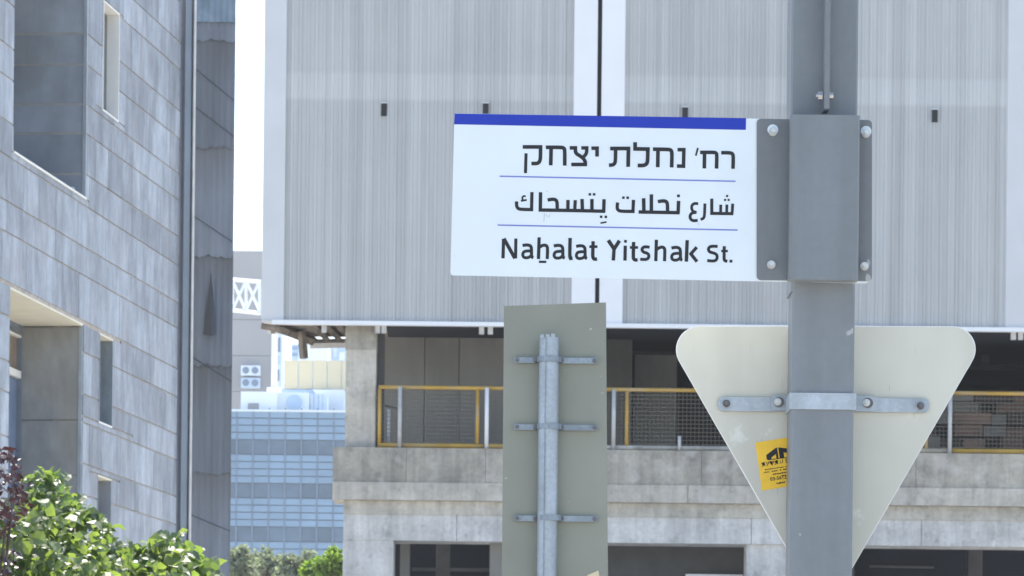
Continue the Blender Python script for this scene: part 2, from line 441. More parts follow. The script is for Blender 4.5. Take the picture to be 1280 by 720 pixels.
# deck, beams and columns
zd = Zs(561); zl = Zs(604.5); zl2 = Zs(626.5); zbm = Zs(676.5)
x0d = Xs(416.5,580)
cuts = [x0d, Xs(508,580), Xs(607,580), Xs(742,580), Xs(877,580), Xs(1010,580), Xs(1145,580), Xs(1290,580), Xs(1440,580)]
for a, b in zip(cuts, cuts[1:]):
    m = MB(); m.bev(a, b-0.003, YS, YS+1.2, zl+0.002, zd, 0.006); m.build('deck_edge_panel', M['concrete'], hall)
cuts2 = [Xs(415.5,615), Xs(640,615), Xs(860,615), Xs(1090,615), Xs(1440,615)]
for a, b in zip(cuts2, cuts2[1:]):
    m = MB(); m.bev(a, b-0.005, YS-0.035, YS+1.2, zl2, zl, 0.012); m.build('ledge', M['concrete_pale'], hall)
cuts3 = [Xs(429,650), Xs(571,650), Xs(705,650), Xs(940,650), Xs(1153,650), Xs(1440,650)]
for a, b in zip(cuts3, cuts3[1:]):
    m = MB(); m.bev(a, b-0.006, YS+0.12, YS+1.1, zbm, zl2-0.002, 0.012)
    m.build('beam', M['concrete_beam'], hall)
m = MB(); m.box(Xs(429,650), xend, YS+0.095, YS+0.115, Zs(644), zl2-0.004); m.build('beam_band', M['concrete_pale'], hall)
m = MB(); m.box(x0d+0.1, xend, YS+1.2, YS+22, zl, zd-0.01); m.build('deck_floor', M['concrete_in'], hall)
# upper deck column and back walls
def col(px0, px1, Y, z0, z1, d, mat, name='column'):
    m = MB(); a = P(px0, 480, Y).x; b = P(px1, 480, Y).x
    m.bev(a, b, Y, Y+d, z0, z1, 0.012); return m.build(name, mat, hall)
col(432,470,YS+0.25, zd, Zs(437), 0.5, M['concrete_pale'])
col(431,470.5,YS+0.24, Zs(437)+0.001, zb+0.2, 0.52, M['concrete'], 'column_head')
col(471,480,YS+0.7, zd, zb+0.2, 0.3, M['grey_in'], 'column_shade_strip')  # dark strip standing in for the shaded side of the column
# concrete wall behind the deck in formwork panels
xs = [471, 531, 574, 640]
for a, b in zip(xs, xs[1:]):
    col(a, b-0.6, YS+2.6, zd, zb+0.6, 0.25, M['concrete_in'], 'back_wall_panel')
m = MB(); m.box(Xs(470), Xs(640), YS+2.6, YS+2.9, zd-0.3, zd); m.build('wall_foot', M['concrete_in'], hall)
col(640,668,YS+2.6, zd, zb+0.6, 3.0, M['concrete_in'], 'side_wall')
col(758,790,YS+5, zd, zb+0.6, 0.3, M['concrete_in'], 'back_wall_panel')
col(793,846,YS+6, zd, zb+0.1, 0.6, M['concrete_in'])
col(990,1030,YS+5, zd, zb+0.1, 0.6, M['concrete_in'])
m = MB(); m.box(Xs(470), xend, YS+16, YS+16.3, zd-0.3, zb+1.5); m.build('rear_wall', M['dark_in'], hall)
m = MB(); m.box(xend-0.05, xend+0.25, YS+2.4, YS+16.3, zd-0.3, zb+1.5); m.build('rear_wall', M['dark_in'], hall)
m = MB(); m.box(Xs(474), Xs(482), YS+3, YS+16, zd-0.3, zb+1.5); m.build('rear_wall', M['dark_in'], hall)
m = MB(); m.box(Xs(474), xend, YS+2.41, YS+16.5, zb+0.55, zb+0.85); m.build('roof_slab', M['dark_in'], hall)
# underside of the cladding storey: steel joists on the open left end
m = MB()
m.hexa([(Xs(341),YS+0.06,zb-0.02),(Xs(480),YS+0.06,zb-0.02),(Xs(480),YS+2.4,zb-0.02),(Xs(341)+2.3*k_+0.35,YS+2.4,zb-0.02),
        (Xs(341),YS+0.06,zb+0.24),(Xs(480),YS+0.06,zb+0.24),(Xs(480),YS+2.4,zb+0.24),(Xs(341)+2.3*k_+0.35,YS+2.4,zb+0.24)])
m.build('soffit', M['rusty'], hall)
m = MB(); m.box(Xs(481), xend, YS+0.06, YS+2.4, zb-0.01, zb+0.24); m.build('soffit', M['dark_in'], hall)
a = Vector((Xs(345), YS+0.15, zb-0.10)); b = Vector((Xs(345)+0.58, YS+2.3, zb-0.12))
m = MB(); m.bar(a, b, 0.13); m.build('joist', M['rusty'], hall)
for px in (392, 408, 424):
    m = MB(); m.bar((Xs(px), YS+0.2, zb-0.09), (Xs(px)+0.15, YS+2.3, zb-0.09), 0.09); m.build('joist', M['rusty'], hall)
m = MB(); m.bar((Xs(380), YS+2.2, zb-0.17), (Xs(432), YS+2.2, zb-0.15), 0.12); m.build('joist', M['steel_lt'], hall)
q = P(380,440,YS+1.0)
m = MB(); m.bar((q.x-0.05,q.y,zb-0.08),(q.x,q.y,q.z-0.12),0.11); m.build('hanger', M['rusty'], hall)
q = P(338,409,YS+0.1)
m = MB(); m.tube((q.x-0.16,q.y,q.z+0.02),(q.x+0.16,q.y,q.z-0.03),0.055,8); m.tube((q.x+0.02,q.y,q.z+0.05),(q.x+0.05,q.y,q.z-0.11),0.04,8); m.build('hanger', M['rusty'], hall)
for px in (405, 472, 480, 602, 613, 1267, 1276):
    q = P(px, 408 if px < 700 else 416, YS+0.05)
    m = MB(); m.box(q.x-0.045,q.x+0.045,q.y,q.y+0.08,zb-0.20,zb-0.03); m.build('bracket', M['steel_lt'], hall)
# lower storey
zc = zbm-0.002
def low(px0, px1, Y, d, mat, name, z0=0.0, py=700):
    m = MB(); a = P(px0, py, Y).x; b = P(px1, py, Y).x
    m.bev(a, b, Y, Y+d, z0, zc if Y < YS+1.1 else zl-0.01, 0.012); return m.build(name, mat, hall)
low(428.5, 492, YS+0.13, 0.9, M['concrete_beam'], 'column')
low(612, 700, YS+0.6, 0.5, M['concrete_in'], 'column')
low(933, 990, YS+0.2, 0.8, M['concrete_beam'], 'column')
low(990, 1068, YS+2.2, 0.5, M['grey_in'], 'column')
low(500, 512, YS+1.2, 0.4, M['concrete_in'], 'column')
low(700, 934, YS+1.5, 0.3, M['grey_in'], 'infill_wall')
low(1070, 1208, YS+3.0, 0.3, M['dark_in'], 'infill_wall')
low(430, 1440, YS+9.0, 0.3, M['dark_in'], 'infill_wall')
q = P(893,722,YS+1.3); m = MB(); m.box(q.x-0.52,q.x+0.52,q.y,q.y+0.15,q.z-0.6,q.z+0.06); m.build('window_ledge', M['trim_white'], hall)
q = P(570,712,YS+1.6); m = MB(); m.box(q.x-0.8,q.x+0.9,q.y,q.y+0.06,q.z-0.03,q.z+0.03); m.build('cable_tray', M['grey_in'], hall)

for px in (545, 655, 820, 1120, 1210):
    low(px, px+18, YS+6.5, 0.4, M['grey_in'], 'inner_column')
q = P(1127,708,YS+2.9); m = MB(); m.tube((q.x-0.6,q.y,q.z),(q.x+0.6,q.y,q.z-0.01),0.025,8); m.build('pipe', M['grey_in'], hall)
for k, px in enumerate((1160, 1232)):
    q = P(px,432,YS+9); m = MB(); m.box(q.x-0.08,q.x+0.08,q.y,q.y+0.2,q.z-0.35,zb+0.5); m.build('hanger', M['grey_in'], hall)
for k in range(3):
    q = P(840+k*150,430,YS+8+k); m = MB(); m.tube((q.x-3,q.y,zb+0.35),(q.x+3,q.y,zb+0.35),0.06,8); m.build('pipe', M['grey_in'], hall)
# ---- railing along the deck edge
rail = thing('deck_railing', (Xs(850), YS+0.2, zd), 'yellow steel railing with dark wire mesh along the concrete deck edge', 'railing')
YR = YS+0.18
zr0, zr1 = zd+0.035, Zs(485.5, YR)
def tube_part(name, a, b, r, mat, n=8, label=None):
    m = MB(); m.tube(a, b, r, n); o = m.build(name, mat, rail, smooth=True)
    if label: o['label'] = label
    return o
XR = lambda px, py=520: P(px, py, YR).x
tube_part('top_rail', (XR(473),YR,zr1), (XR(898),YR,zr1), 0.036, M['yellow'])
tube_part('top_rail', (XR(1140),YR,zr1), (XR(1440),YR,zr1), 0.036, M['yellow'])
tube_part('top_rail', (XR(899),YR,zr1), (XR(1139),YR,zr1), 0.036, M['yellow'])
tube_part('bottom_rail', (XR(473),YR,zr0+0.02), (XR(640),YR,zr0+0.02), 0.045, M['yellow'])
tube_part('bottom_rail', (XR(641),YR,zr0+0.02), (XR(950),YR,zr0+0.02), 0.045, M['concrete_pale'], label='dusty whitish bottom rail')
tube_part('bottom_rail', (XR(951),YR,zr0+0.02), (XR(1188),YR,zr0+0.02), 0.05, M['yellow_dusty'])
tube_part('bottom_rail', (XR(1189),YR,zr0+0.02), (XR(1440),YR,zr0+0.02), 0.05, M['yellow'])
for px in (474.5, 597, 783.5, 1158, 1345):
    tube_part('post', (XR(px),YR,zd), (XR(px),YR,zr1-0.03), 0.034, M['yellow'])
for (px, mt, lab) in ((500, 'steel_lt', 'grey post'), (608.5, 'trim_white', 'white post'), (767, 'steel_lt', 'pale grey post'), (1187, 'steel_lt', 'pale grey post')):
    tube_part('post', (XR(px),YR-0.075,zd), (XR(px),YR-0.075,zr1-0.0), 0.037, M[mt], label=lab)
tube_part('post', (XR(484),YR+0.6,zd), (XR(484),YR+0.6,zr0+0.73), 0.035, M['trim_white'], label='short white post')
tube_part('handle', (XR(480),YR+0.6,zr0+0.78), (XR(497),YR+0.6,zr0+0.72), 0.02, M['wire'])
q = P(849,549,YR); tube_part('bolt_stub', (q.x,YR-0.1,zd), (q.x,YR-0.1,q.z+0.05), 0.03, M['steel_lt'])
m = MB(); x = XR(476)
while x < XR(1440):
    m.box(x-0.0032,x+0.0032,YR-0.004,YR+0.003,zr0+0.05,zr1-0.03); x += 5.1*YR/FPX
z = zr0+0.09
while z < zr1-0.04:
    m.box(XR(476),XR(1440),YR+0.004,YR+0.011,z-0.0045,z+0.0045); z += 5.1*YR/FPX
mo = m.build('wire_mesh', M['wire'], rail); mo['kind'] = 'stuff'
# ---- brown blocks stacked on the deck behind the railing
stack = thing('block_stack', (P(1200,520,YS+4).x, YS+4, zd), 'long stack of brown blocks behind the right stretch of deck railing', 'block stack')
random.seed(9)
zz = zd; r_ = 0
ztop = Zs(489, YS+4)
while zz < ztop-0.05:
    h = 0.22; x = P(1120,520,YS+4).x + (0.25 if r_ % 2 else 0)
    while x < P(1420,520,YS+4).x:
        L = random.choice((0.3,0.42,0.55,0.75))
        if random.random() < 0.86:
            j = random.uniform(-0.15,0.3); hh = h*random.choice((1,1,0.8,0.9))
            m = MB(); m.bev(x, x+L-0.02, YS+4+j, YS+4.5+j, zz, zz+hh-0.012, 0.01); m.build('block', random.choice((M['brown'],M['brown'],M['brown_dark'],M['concrete_in'])), stack)
        x += L
    zz += h; r_ += 1

# ================================================================ STONE BUILDING ON THE LEFT
WX, WY, WK = P(222.5,400,43).x, 43.0, 0.12
WN = math.sqrt(1+WK*WK)
dU = Vector((-WK,-1,0))/WN; nU = Vector((1,-WK,0))/WN
def W(u, w_, z): return Vector((WX,WY,0)) + dU*u + nU*w_ + Vector((0,0,z))
def wall_uz(px, py, off=0.0):
    """where the sight line through (px,py) meets the wall plane pushed out by off"""
    d = P(px, py, 1.0) - Vector((0,0,CAMZ))
    O = Vector((WX,WY,0)) + nU*off
    t = O.dot(nU) / d.dot(nU)
    p = Vector((0,0,CAMZ)) + d*t
    return (p - O).dot(dU), p.z
house = thing('stone_building', (WX-3, 38, 0), 'grey blue stone clad building on the left with deep window recesses', 'building')
def wbox(m, u0, u1, w0, w1, z0, z1, mi=0):
    m.hexa([W(u0,w0,z0),W(u1,w0,z0),W(u1,w1,z0),W(u0,w1,z0),W(u0,w0,z1),W(u1,w0,z1),W(u1,w1,z1),W(u0,w1,z1)], mi)
def wrect(p0, p1):     # from photo corners on the wall (upper-right, lower-left pixel) -> u0,u1,z0,z1
    ua, za = wall_uz(*p0); ub, zb_ = wall_uz(*p1)
    return (min(ua,ub), max(ua,ub), min(za,zb_), max(za,zb_))
# openings
_, z_sill = wall_uz(108,250.5); u_r, _ = wall_uz(108,150); u_l, _ = wall_uz(17.5,100)
big_up = (u_r, u_l, z_sill, wall_uz(108,-60)[1])
_, z_top2 = wall_uz(104,404.5); u_r2, _ = wall_uz(104,500); u_l2, _ = wall_uz(12,450)
big_lo = (u_r2, u_l2, wall_uz(104,690)[1], z_top2)
sl1 = (wall_uz(148.5,100)[0], wall_uz(128.5,100)[0], wall_uz(148.5,153.5)[1], wall_uz(148.5,16.5)[1])
sl2 = (wall_uz(140.5,480)[0], wall_uz(124,480)[0], wall_uz(140.5,535.5)[1], wall_uz(140.5,424)[1])
sl3 = (wall_uz(138.5,640)[0], wall_uz(121.5,640)[0], wall_uz(138.5,690)[1], wall_uz(138.5,599)[1])
OPEN = [big_up, big_lo, sl1, sl2, sl3]
def subtract(rects, o):
    out = []
    for (a,b,c,d) in rects:
        oa,ob,oc,od = o
        if oa >= b or ob <= a or oc >= d or od <= c: out.append((a,b,c,d)); continue
        if c < oc: out.append((a,b,c,oc))
        if od < d: out.append((a,b,od,d))
        lo, hi = max(c,oc), min(d,od)
        if a < oa: out.append((a,oa,lo,hi))
        if ob < b: out.append((ob,b,lo,hi))
    return out
U0, U1 = 0.0, 13.0
rs = [(U0, U1, 0.0, 15.0)]
for o in OPEN: rs = subtract(rs, o)
m = MB()
for (a,b,c,d) in rs: wbox(m, a, b, -0.30, -0.013, c, d)
bw = m.build('wall', M['mortar'], house)
# window recesses: solid lining behind the wall skin
def recess(o, depth, m_side, m_soff, m_back, t=0.25):
    a,b,c,d = o
    m = MB(); wbox(m, a-t, a-0.001, -depth-0.1, -0.301, c-t, d+t); m.build('reveal', m_side, house)
    m = MB(); wbox(m, b+0.001, b+t, -depth-0.1, -0.301, c-t, d+t); m.build('reveal', m_side, house)
    m = MB(); wbox(m, a, b, -depth-0.1, -0.301, d+0.001, d+t); m.build('soffit', m_soff, house)
    m = MB(); wbox(m, a, b, -depth-0.1, -0.301, c-t, c-0.001); m.build('sill', m_soff, house)
    m = MB(); wbox(m, a-t, b+t, -depth-0.4, -depth-0.101, c-t, d+t); m.build('back_wall', m_back, house)
def lining(o, w0, mat, t=0.015, names=('reveal','reveal','soffit','sill')):
    a,b,c,d = o
    for nm, r in zip(names, ((a,a+t,c+t,d-t),(b-t,b,c+t,d-t),(a,b,d-t,d),(a,b,c,c+t))):
        m = MB(); wbox(m, r[0], r[1], w0, 0.004, r[2], r[3]); m.build(nm, mat[names.index(nm)] if isinstance(mat,list) else mat, house)
recess(big_up, 0.95, M['stone_dark'], M['stone_dark'], M['glass_dark'])
recess(big_lo, 0.62, M['stone_stain'], M['plaster'], M['dark_in'])
for o in (sl1, sl2, sl3):
    a,b,c,d = o
    m = MB(); wbox(m, a-0.1, b+0.1, -0.34, -0.301, c-0.1, d+0.1); m.build('window_back', M['glass_dark'], house)
lining(sl1, -0.30, M['reveal_white'], 0.018)
a,b,c,d = sl1
f = MB()
wbox(f, a+0.02, b-0.02, -0.13, -0.12, c+0.02, d-0.02); wn = f.build('window', M['glass_dark'], house)
lining(sl2, -0.30, [M['galv_dull'],M['galv_dull'],M['plaster'],M['reveal_white']], 0.018)
lining(sl3, -0.30, [M['stone_dark'],M['stone_dark'],M['plaster'],M['reveal_white']], 0.018)
for o in (sl2, sl3):
    a,b,c,d = o; m = MB(); wbox(m, a+0.02, b-0.02, -0.2, -0.19, c+0.02, d-0.02); wn = m.build('window', M['glass_dark'], house)
# big lower window: frame, blind and blue panel at the back of the recess
a,b,c,d = big_lo
m = MB(); wbox(m, a, a+0.06, -0.66, -0.60, c, d-0.02); wbox(m, a+0.06, b, -0.66, -0.60, d-0.12, d-0.02)
wf = m.build('window_frame', M['trim_dark'], house)
zt = wall_uz(20,440,-0.62)[1]; zm = wall_uz(20,462,-0.62)[1]
m = MB(); wbox(m, a+0.061, b, -0.655, -0.645, zm, d-0.12); m.build('blind', M['blind'], house)
m = MB(); wbox(m, a+0.061, b, -0.655, -0.645, c, zm-0.08); m.build('pane', M['blue_panel'], house)
for z in (wall_uz(18,415,-0.62)[1], zm-0.04):
    m = MB(); wbox(m, a+0.061, b, -0.645, -0.60, z-0.035, z+0.035); m.build('window_bar', M['reveal_white'], house)
# skin returns: the reveals of the two big openings near the wall face
for o, ms in ((big_up, M['stone_dark']), (big_lo, M['stone_dark'])):
    a,b,c,d = o
# courses: joints measured at the right end of the wall
jy = [-75,-31,0,51,85,137,172,217,250,296,332,379,411,462,497,544,576,622,657,704,739,786,820]
jz = [wall_uz(222,y)[1] for y in jy]
jz = [jz[0]+0.40,] + jz
random.seed(21)
JN = 0.012
def stone_block(u0, u1, z0, z1):
    j = random.uniform(-0.004, 0.005); b = 0.006
    m = MB()
    f = [W(u0,-0.0128,z0),W(u1,-0.0128,z0),W(u1,-0.0128,z1),W(u0,-0.0128,z1)]
    j *= 0.5; b = 0.004
    e = [W(u0,0.0+j-b,z0),W(u1,0.0+j-b,z0),W(u1,0.0+j-b,z1),W(u0,0.0+j-b,z1)]
    c_ = 0.0025
    t = [W(u0+c_,0.0+j,z0+b),W(u1-c_,0.0+j,z0+b),W(u1-c_,0.0+j,z1-b),W(u0+c_,0.0+j,z1-b)]
    v = f+e+t
    m.solid(v, [(8,9,10,11),(3,2,1,0)] + [(i,(i+1)%4,4+(i+1)%4,4+i) for i in range(4)] + [(4+i,4+(i+1)%4,8+(i+1)%4,8+i) for i in range(4)])
    m.build('stone', M['stone'], house)
ns = 0
for i in range(len(jz)-1):
    z1, z0 = jz[i], jz[i+1]
    u = -random.uniform(0.0, 0.9)
    while u < 10.2:
        L = random.choice((0.42,0.55,0.7,0.9,1.2)) if (z1-z0) > 0.34 else random.choice((0.5,0.7,0.9,1.2))
        a, b = max(u, 0.0), min(u+L, 10.2)
        u += L
        if b-a < 0.05: continue
        rs = [(a, b, z0, z1)]
        for o in OPEN: rs = subtract(rs, o)
        for (p,q_,r,s_) in rs:
            if q_-p > 0.04 and s_-r > 0.04:
                jn = JN if True else 0
                stone_block(p+0.002, q_-0.002, r+jn, s_-jn*0.2); ns += 1
# stones lining the far reveal of the upper recess (its courses run on)
a,b,c,d = big_up
for i in range(len(jz)-1):
    z1, z0 = min(jz[i], d), max(jz[i+1], c)
    if z1-z0 < 0.06: continue
    m = MB(); wbox(m, a-0.001, a+0.014, -0.94, -0.006, z0+0.018, z1-0.004); m.build('reveal_stone', M['stone_dark'], house)
m = MB(); wbox(m, a-0.0005, a+0.009, -0.93, -0.008, c+0.02, d); m.build('mortar', M['mortar_dull'], house)
a,b,c,d = big_lo
zs_ = [d-0.03, wall_uz(90,520)[1], wall_uz(90,590)[1], c]
for z1, z0 in zip(zs_, zs_[1:]):
    m = MB(); wbox(m, a-0.001, a+0.014, -0.60, -0.02, z0+0.008, z1-0.004); m.build('reveal_slab', M['stone_stain'], house)
m = MB(); wbox(m, a-0.002, a+0.02, -0.045, -0.012, c, d-0.001); m.build('edge_trim', M['galv'], house)
m = MB(); wbox(m, a+0.02, b, -0.60, -0.004, d-0.02, d-0.001); m.build('soffit', M['plaster'], house)
a,b,c,d = big_up
m = MB(); wbox(m, a+0.0, b, -0.9, 0.012, c+0.001, c+0.02); m.build('sill', M['reveal_white'], house)
m = MB(); wbox(m, a-0.002, a+0.02, -0.03, 0.004, c+0.02, d); m.build('edge_trim', M['galv'], house)
q = wall_uz(100,229,0)
p = P(100,229,39.0); m = MB(); uu = a+0.02
m.tube(W(uu,-0.12,q[1]-0.02), W(uu+0.03,-0.12,q[1]-0.02), 0.018, 8); m.build('lamp', M['reveal_white'], house)
# body of the building and its near end
m = MB(); wbox(m, 0.02, 13.0, -6.0, -1.45, 0, 14.9); m.build('inner_wall', M['mortar'], house)
m = MB(); wbox(m, 0.0, 13.1, -6.0, 0.05, 15.0, 15.3); m.build('roof', M['mortar'], house)
# metal corner channel
m = MB(); 
def ch(px0, px1, Y, w, mat, name, yoff=0):
    a = P(px0,400,Y).x; b = P(px1,400,Y).x
    mm = MB(); mm.bev(a, b, Y, Y+w, 0.0, 14.9, 0.01); mm.build(name, mat, pipe)
pipe = thing('corner_channel', (P(231,400,43.1).x, 43.15, 0), 'tall blue grey metal channel running down the right corner of the stone wall', 'drain channel')
ch(223.5, 229, 43.35, 0.1, M['trim_dark'], 'back_plate')
ch(228.2, 236.6, 43.05, 0.12, M['trim_blue'], 'channel_face')
ch(236.2, 238.2, 43.15, 0.12, M['trim_dark'], 'groove')
ch(238.0, 240.2, 43.02, 0.16, M['steel_lt'], 'lip')

# ================================================================ DARK SHEET CLAD WALL BEHIND
YA = 46.0
ax0, ax1 = P(200,400,YA).x, P(290.8,400,YA).x
AW = ax1-ax0
ann = thing('sheet_clad_annex', ((ax0+ax1)/2, YA, 0), 'dark weathered ribbed sheet wall between the stone corner and the white sky', 'building')
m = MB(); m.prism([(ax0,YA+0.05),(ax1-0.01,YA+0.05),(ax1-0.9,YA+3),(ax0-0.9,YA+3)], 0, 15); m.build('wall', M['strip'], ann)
edges = [-110, 28, 51, 185, 321, 457, 592, 730, 860]     # lower edges of the overlapping sheets
random.seed(3)
for i in range(len(edges)-1):
    zt_, zb_ = P(265,edges[i],YA).z, P(265,edges[i+1],YA).z
    N = 110; ph = random.uniform(0,1); top = 0 < i; amp = 0.0 if i == 0 else 0.006
    m = MB()
    f = lambda x: 0.0028*math.sin(2*math.pi*(x/0.072+ph))
    e = lambda x: amp*math.sin(2*math.pi*(x/0.072+ph)) + (0.0 if i < 1 else 0.012*math.sin(x*17+ph*9) + 0.010*math.sin(x*41+ph*5))
    for k in range(N):
        x0, x1 = ax0+AW*k/N, ax0+AW*(k+1)/N
        yb = YA-0.03; yt = YA-0.004
        m.face([(x0,yb+f(x0),zb_+e(x0)), (x1,yb+f(x1),zb_+e(x1)), (x1,yt+f(x1),zt_+0.06), (x0,yt+f(x0),zt_+0.06)])
        m.face([(x0,YA+0.05,zb_+e(x0)), (x1,YA+0.05,zb_+e(x1)), (x1,yb+f(x1),zb_+e(x1)), (x0,yb+f(x0),zb_+e(x0))])
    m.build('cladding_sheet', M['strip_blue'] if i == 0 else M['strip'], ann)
# thin battens running aslant over the sheets
for (xa,ya_,xb_,yb_) in ((230,74,293,126),(230,123,293,171),(230,262,293,303),(230,440,293,477),(230,640,293,664)):
    a, b = P(xa,ya_,YA-0.055), P(xb_,yb_,YA-0.055); a.x = max(a.x, ax0); b.x = min(b.x, ax1)
    m = MB(); m.bar(a, b, 0.008); m.build('batten', M['batten'], ann)
# torn flap of sheet standing away from the wall
sp = lambda px, py, off: P(px, py, YA-off)
m = MB(); m.face([sp(254,418,0.07), sp(264.5,420,0.16), sp(264,338,0.06)]); m.face([sp(264.5,420,0.16), sp(270.5,417,0.07), sp(264,338,0.06)])
m.build('torn_flap', M['batten'], ann)

# ================================================================ FAR BUILDINGS
YG = 330.0
glass = thing('glass_office_block', (P(355,600,YG).x, YG, 0), 'pale blue glass office block with darker bands, far behind the parking building', 'building')
lines = [255.1, 275.3, 295.5, 315.7, 335.8, 355.9, 376.1, 396.3, 416.5, 436.7, 456.9]
gx = [P(x,600,YG).x for x in lines]
m = MB(); m.box(gx[0], gx[-1], YG+0.2, YG+30, 0, P(355,514,YG).z); m.build('wall', M['far_frame'], glass)
zrow = []
y = 514.0
while y < 760:
    for k in range(4): zrow.append((y+9*k, y+9*(k+1), 'far_light'))
    zrow.append((y+36, y+54.4, 'far_dark')); y += 54.4
for (y0, y1, mt) in zrow:
    z1, z0 = P(355,y0,YG).z, P(355,y1,YG).z
    for a, b in zip(gx, gx[1:]):
        yo = 0.0 if mt == 'far_light' else 0.06
        m = MB(); m.box(a+0.07, b-0.07, YG+yo, YG+0.19, z0+0.045, z1-0.045)
        m.build('pane', M[mt], glass)
for x in gx:
    m = MB(); m.box(x-0.06,x+0.06,YG-0.05,YG+0.19,0,P(355,513,YG).z+0.2); m.build('mullion', M['far_frame'], glass)
m = MB(); m.box(gx[0],gx[-1],YG-0.2,YG+0.6,P(355,515,YG).z,P(355,512.4,YG).z); m.build('roof_edge', M['far_bluewhite'], glass)
zroof = P(355,513,YG).z
# rooftop things
def fbox(name, px0, px1, py0, py1, Y, dep, mat, label, cat, group=None, z0=None, seams=0):
    a, b = P(px0,(py0+py1)/2,Y), P(px1,(py0+py1)/2,Y); zt, zb_ = P((px0+px1)/2,py0,Y).z, P((px0+px1)/2,py1,Y).z
    if z0 is not None: zb_ = z0
    t = thing(name, ((a.x+b.x)/2, Y+dep/2, zb_), label, cat, group)
    if seams:
        w_ = (b.x-a.x)/seams
        for i in range(seams):
            m = MB(); m.box(a.x+i*w_+0.05, a.x+(i+1)*w_-0.05, Y, Y+dep, zb_, zt); m.build('panel', mat, t)
        m = MB(); m.box(a.x, b.x, Y+0.12, Y+dep-0.1, zb_, zt-0.05); m.build('frame', M['far_bluewhite'], t)
    else:
        m = MB(); m.box(a.x, b.x, Y, Y+dep, zb_, zt); m.build('body', mat, t)
    return t, a.x, b.x, zb_, zt
t, a, b, z0, z1 = fbox('roof_container', 301, 346, 489.5, 513, YG+2, 5, M['far_white'], 'long white plant box standing on the glass block roof, left', 'plant box', z0=zroof)
m = MB(); m.box(a+0.6,a+1.5,YG+1.93,YG+2.0,z0+0.1,z0+0.75); m.build('grille', M['far_conc'], t)
t, a, b, z0, z1 = fbox('roof_container', 347, 386, 490.5, 513, YG+3, 5, M['far_white'], 'white roof plant box with a round fan, right of the long one', 'plant box', z0=zroof)
m = MB(); q = P(368,503,YG+3); m.tube((q.x,YG+2.8,q.z),(q.x,YG+3.0,q.z),0.65,20); m.build('fan', M['far_blue'], t)
t, a, b, z0, z1 = fbox('roof_screen', 387, 409, 492, 513, YG+4, 3, M['far_bluewhite'], 'pale ribbed screen on the glass block roof beside the fan box', 'screen', z0=zroof, seams=4)
t, a, b, z0, z1 = fbox('roof_railing_screen', 345, 416, 486, 513, YG+9, 1, M['far_blue'], 'blue glass screen under the cream panels on the far roof', 'screen', z0=zroof, seams=4)
# cream panels
t, a, b, z0, z1 = fbox('cream_hoarding', 355, 445, 450.5, 487, YG+9, 1.2, M['far_cream'], 'bright cream panelled hoarding above the far glass roof', 'hoarding', seams=5)
m = MB()
for px in (358, 400, 440):
    q = P(px,480,YG+10.3); m.box(q.x-0.15,q.x+0.15,YG+10.3,YG+10.6,zroof,z1)
m.build('support', M['far_white'], t)
q0, q1 = P(413,487,YG+8), P(430,513,YG+8)
t = thing('white_chute', ((q0.x+q1.x)/2, YG+8, zroof), 'white sloping duct at the right end of the far glass roof', 'duct')
m = MB(); m.hexa([(q0.x+0.5,YG+8,zroof),(q1.x,YG+8,zroof),(q1.x,YG+9,zroof),(q0.x+0.5,YG+9,zroof),(q0.x-1.5,YG+8,q0.z),(q1.x,YG+8,q0.z),(q1.x,YG+9,q0.z),(q0.x-1.5,YG+9,q0.z)])
m.build('body', M['far_white'], t)
# mast
qa, qb = P(343.5,412,YG+6), P(343.5,487,YG+6)
t = thing('white_mast', (qa.x, YG+6, zroof), 'thick white mast rising from the far roof beside the concrete tower', 'mast')
m = MB(); m.tube((qa.x,YG+6,zroof),(qa.x,YG+6,qa.z),0.26,10); m.build('pole', M['far_white'], t)
m = MB(); m.tube((qa.x,YG+6,qb.z-0.35),(qa.x,YG+6,qb.z+0.15),0.62,12); m.build('foot', M['far_white'], t)
# concrete tower
YT = 420.0
t = thing('concrete_tower', (P(312,500,YT).x, YT+6, 0), 'plain grey concrete tower far behind, left of the white mast', 'building')
xa, xb = P(270,400,YT).x, P(340,400,YT).x
pys = [313.5, 350, 400, 445, 490, 560, 700]
m = MB(); m.box(xa+0.2, xb-0.2, YT+0.3, YT+14, 0, P(310,314.5,YT).z); m.build('wall', M['far_conc'], t)
for y0, y1 in zip(pys, pys[1:]):
    m = MB(); m.box(xa, P(327 if y0 == 313.5 else 340,400,YT).x, YT, YT+0.3, P(310,y1,YT).z+0.06, P(310,y0,YT).z); m.build('storey_panel', M['far_conc'], t)
# the tower is set back above the jib
YJ = 400.0
jib = thing('crane_jib', (P(300,370,YJ).x, YJ, P(300,392,YJ).z), 'white lattice crane jib crossing in front of the concrete tower', 'crane')
def jp(px, py, dy=0): return P(px, py, YJ)+Vector((0,dy,0))
for (y0, y1) in ((348,352.5),(386,391.5)):
    m = MB(); m.bar(jp(262,y0-1), jp(326,y1), 0.30); m.build('chord', M['far_white'], jib)
for px in (324.5, 307.5, 290.5, 273.5):
    m = MB(); m.bar(jp(px,351), jp(px,389), 0.22); m.build('post', M['far_white'], jib)
for px in (290.5, 307.5, 273.5):
    m = MB(); m.bar(jp(px,350,0.1), jp(px+17,389,0.1), 0.20); m.build('brace', M['far_white'], jib)
    m = MB(); m.bar(jp(px,388,-0.1), jp(px+17,351,-0.1), 0.20); m.build('brace', M['far_white'], jib)
m = MB(); m.tube(P(262,347,YJ), P(262,560,YJ), 0.8, 6); 
m.build('mast', M['far_white'], jib)
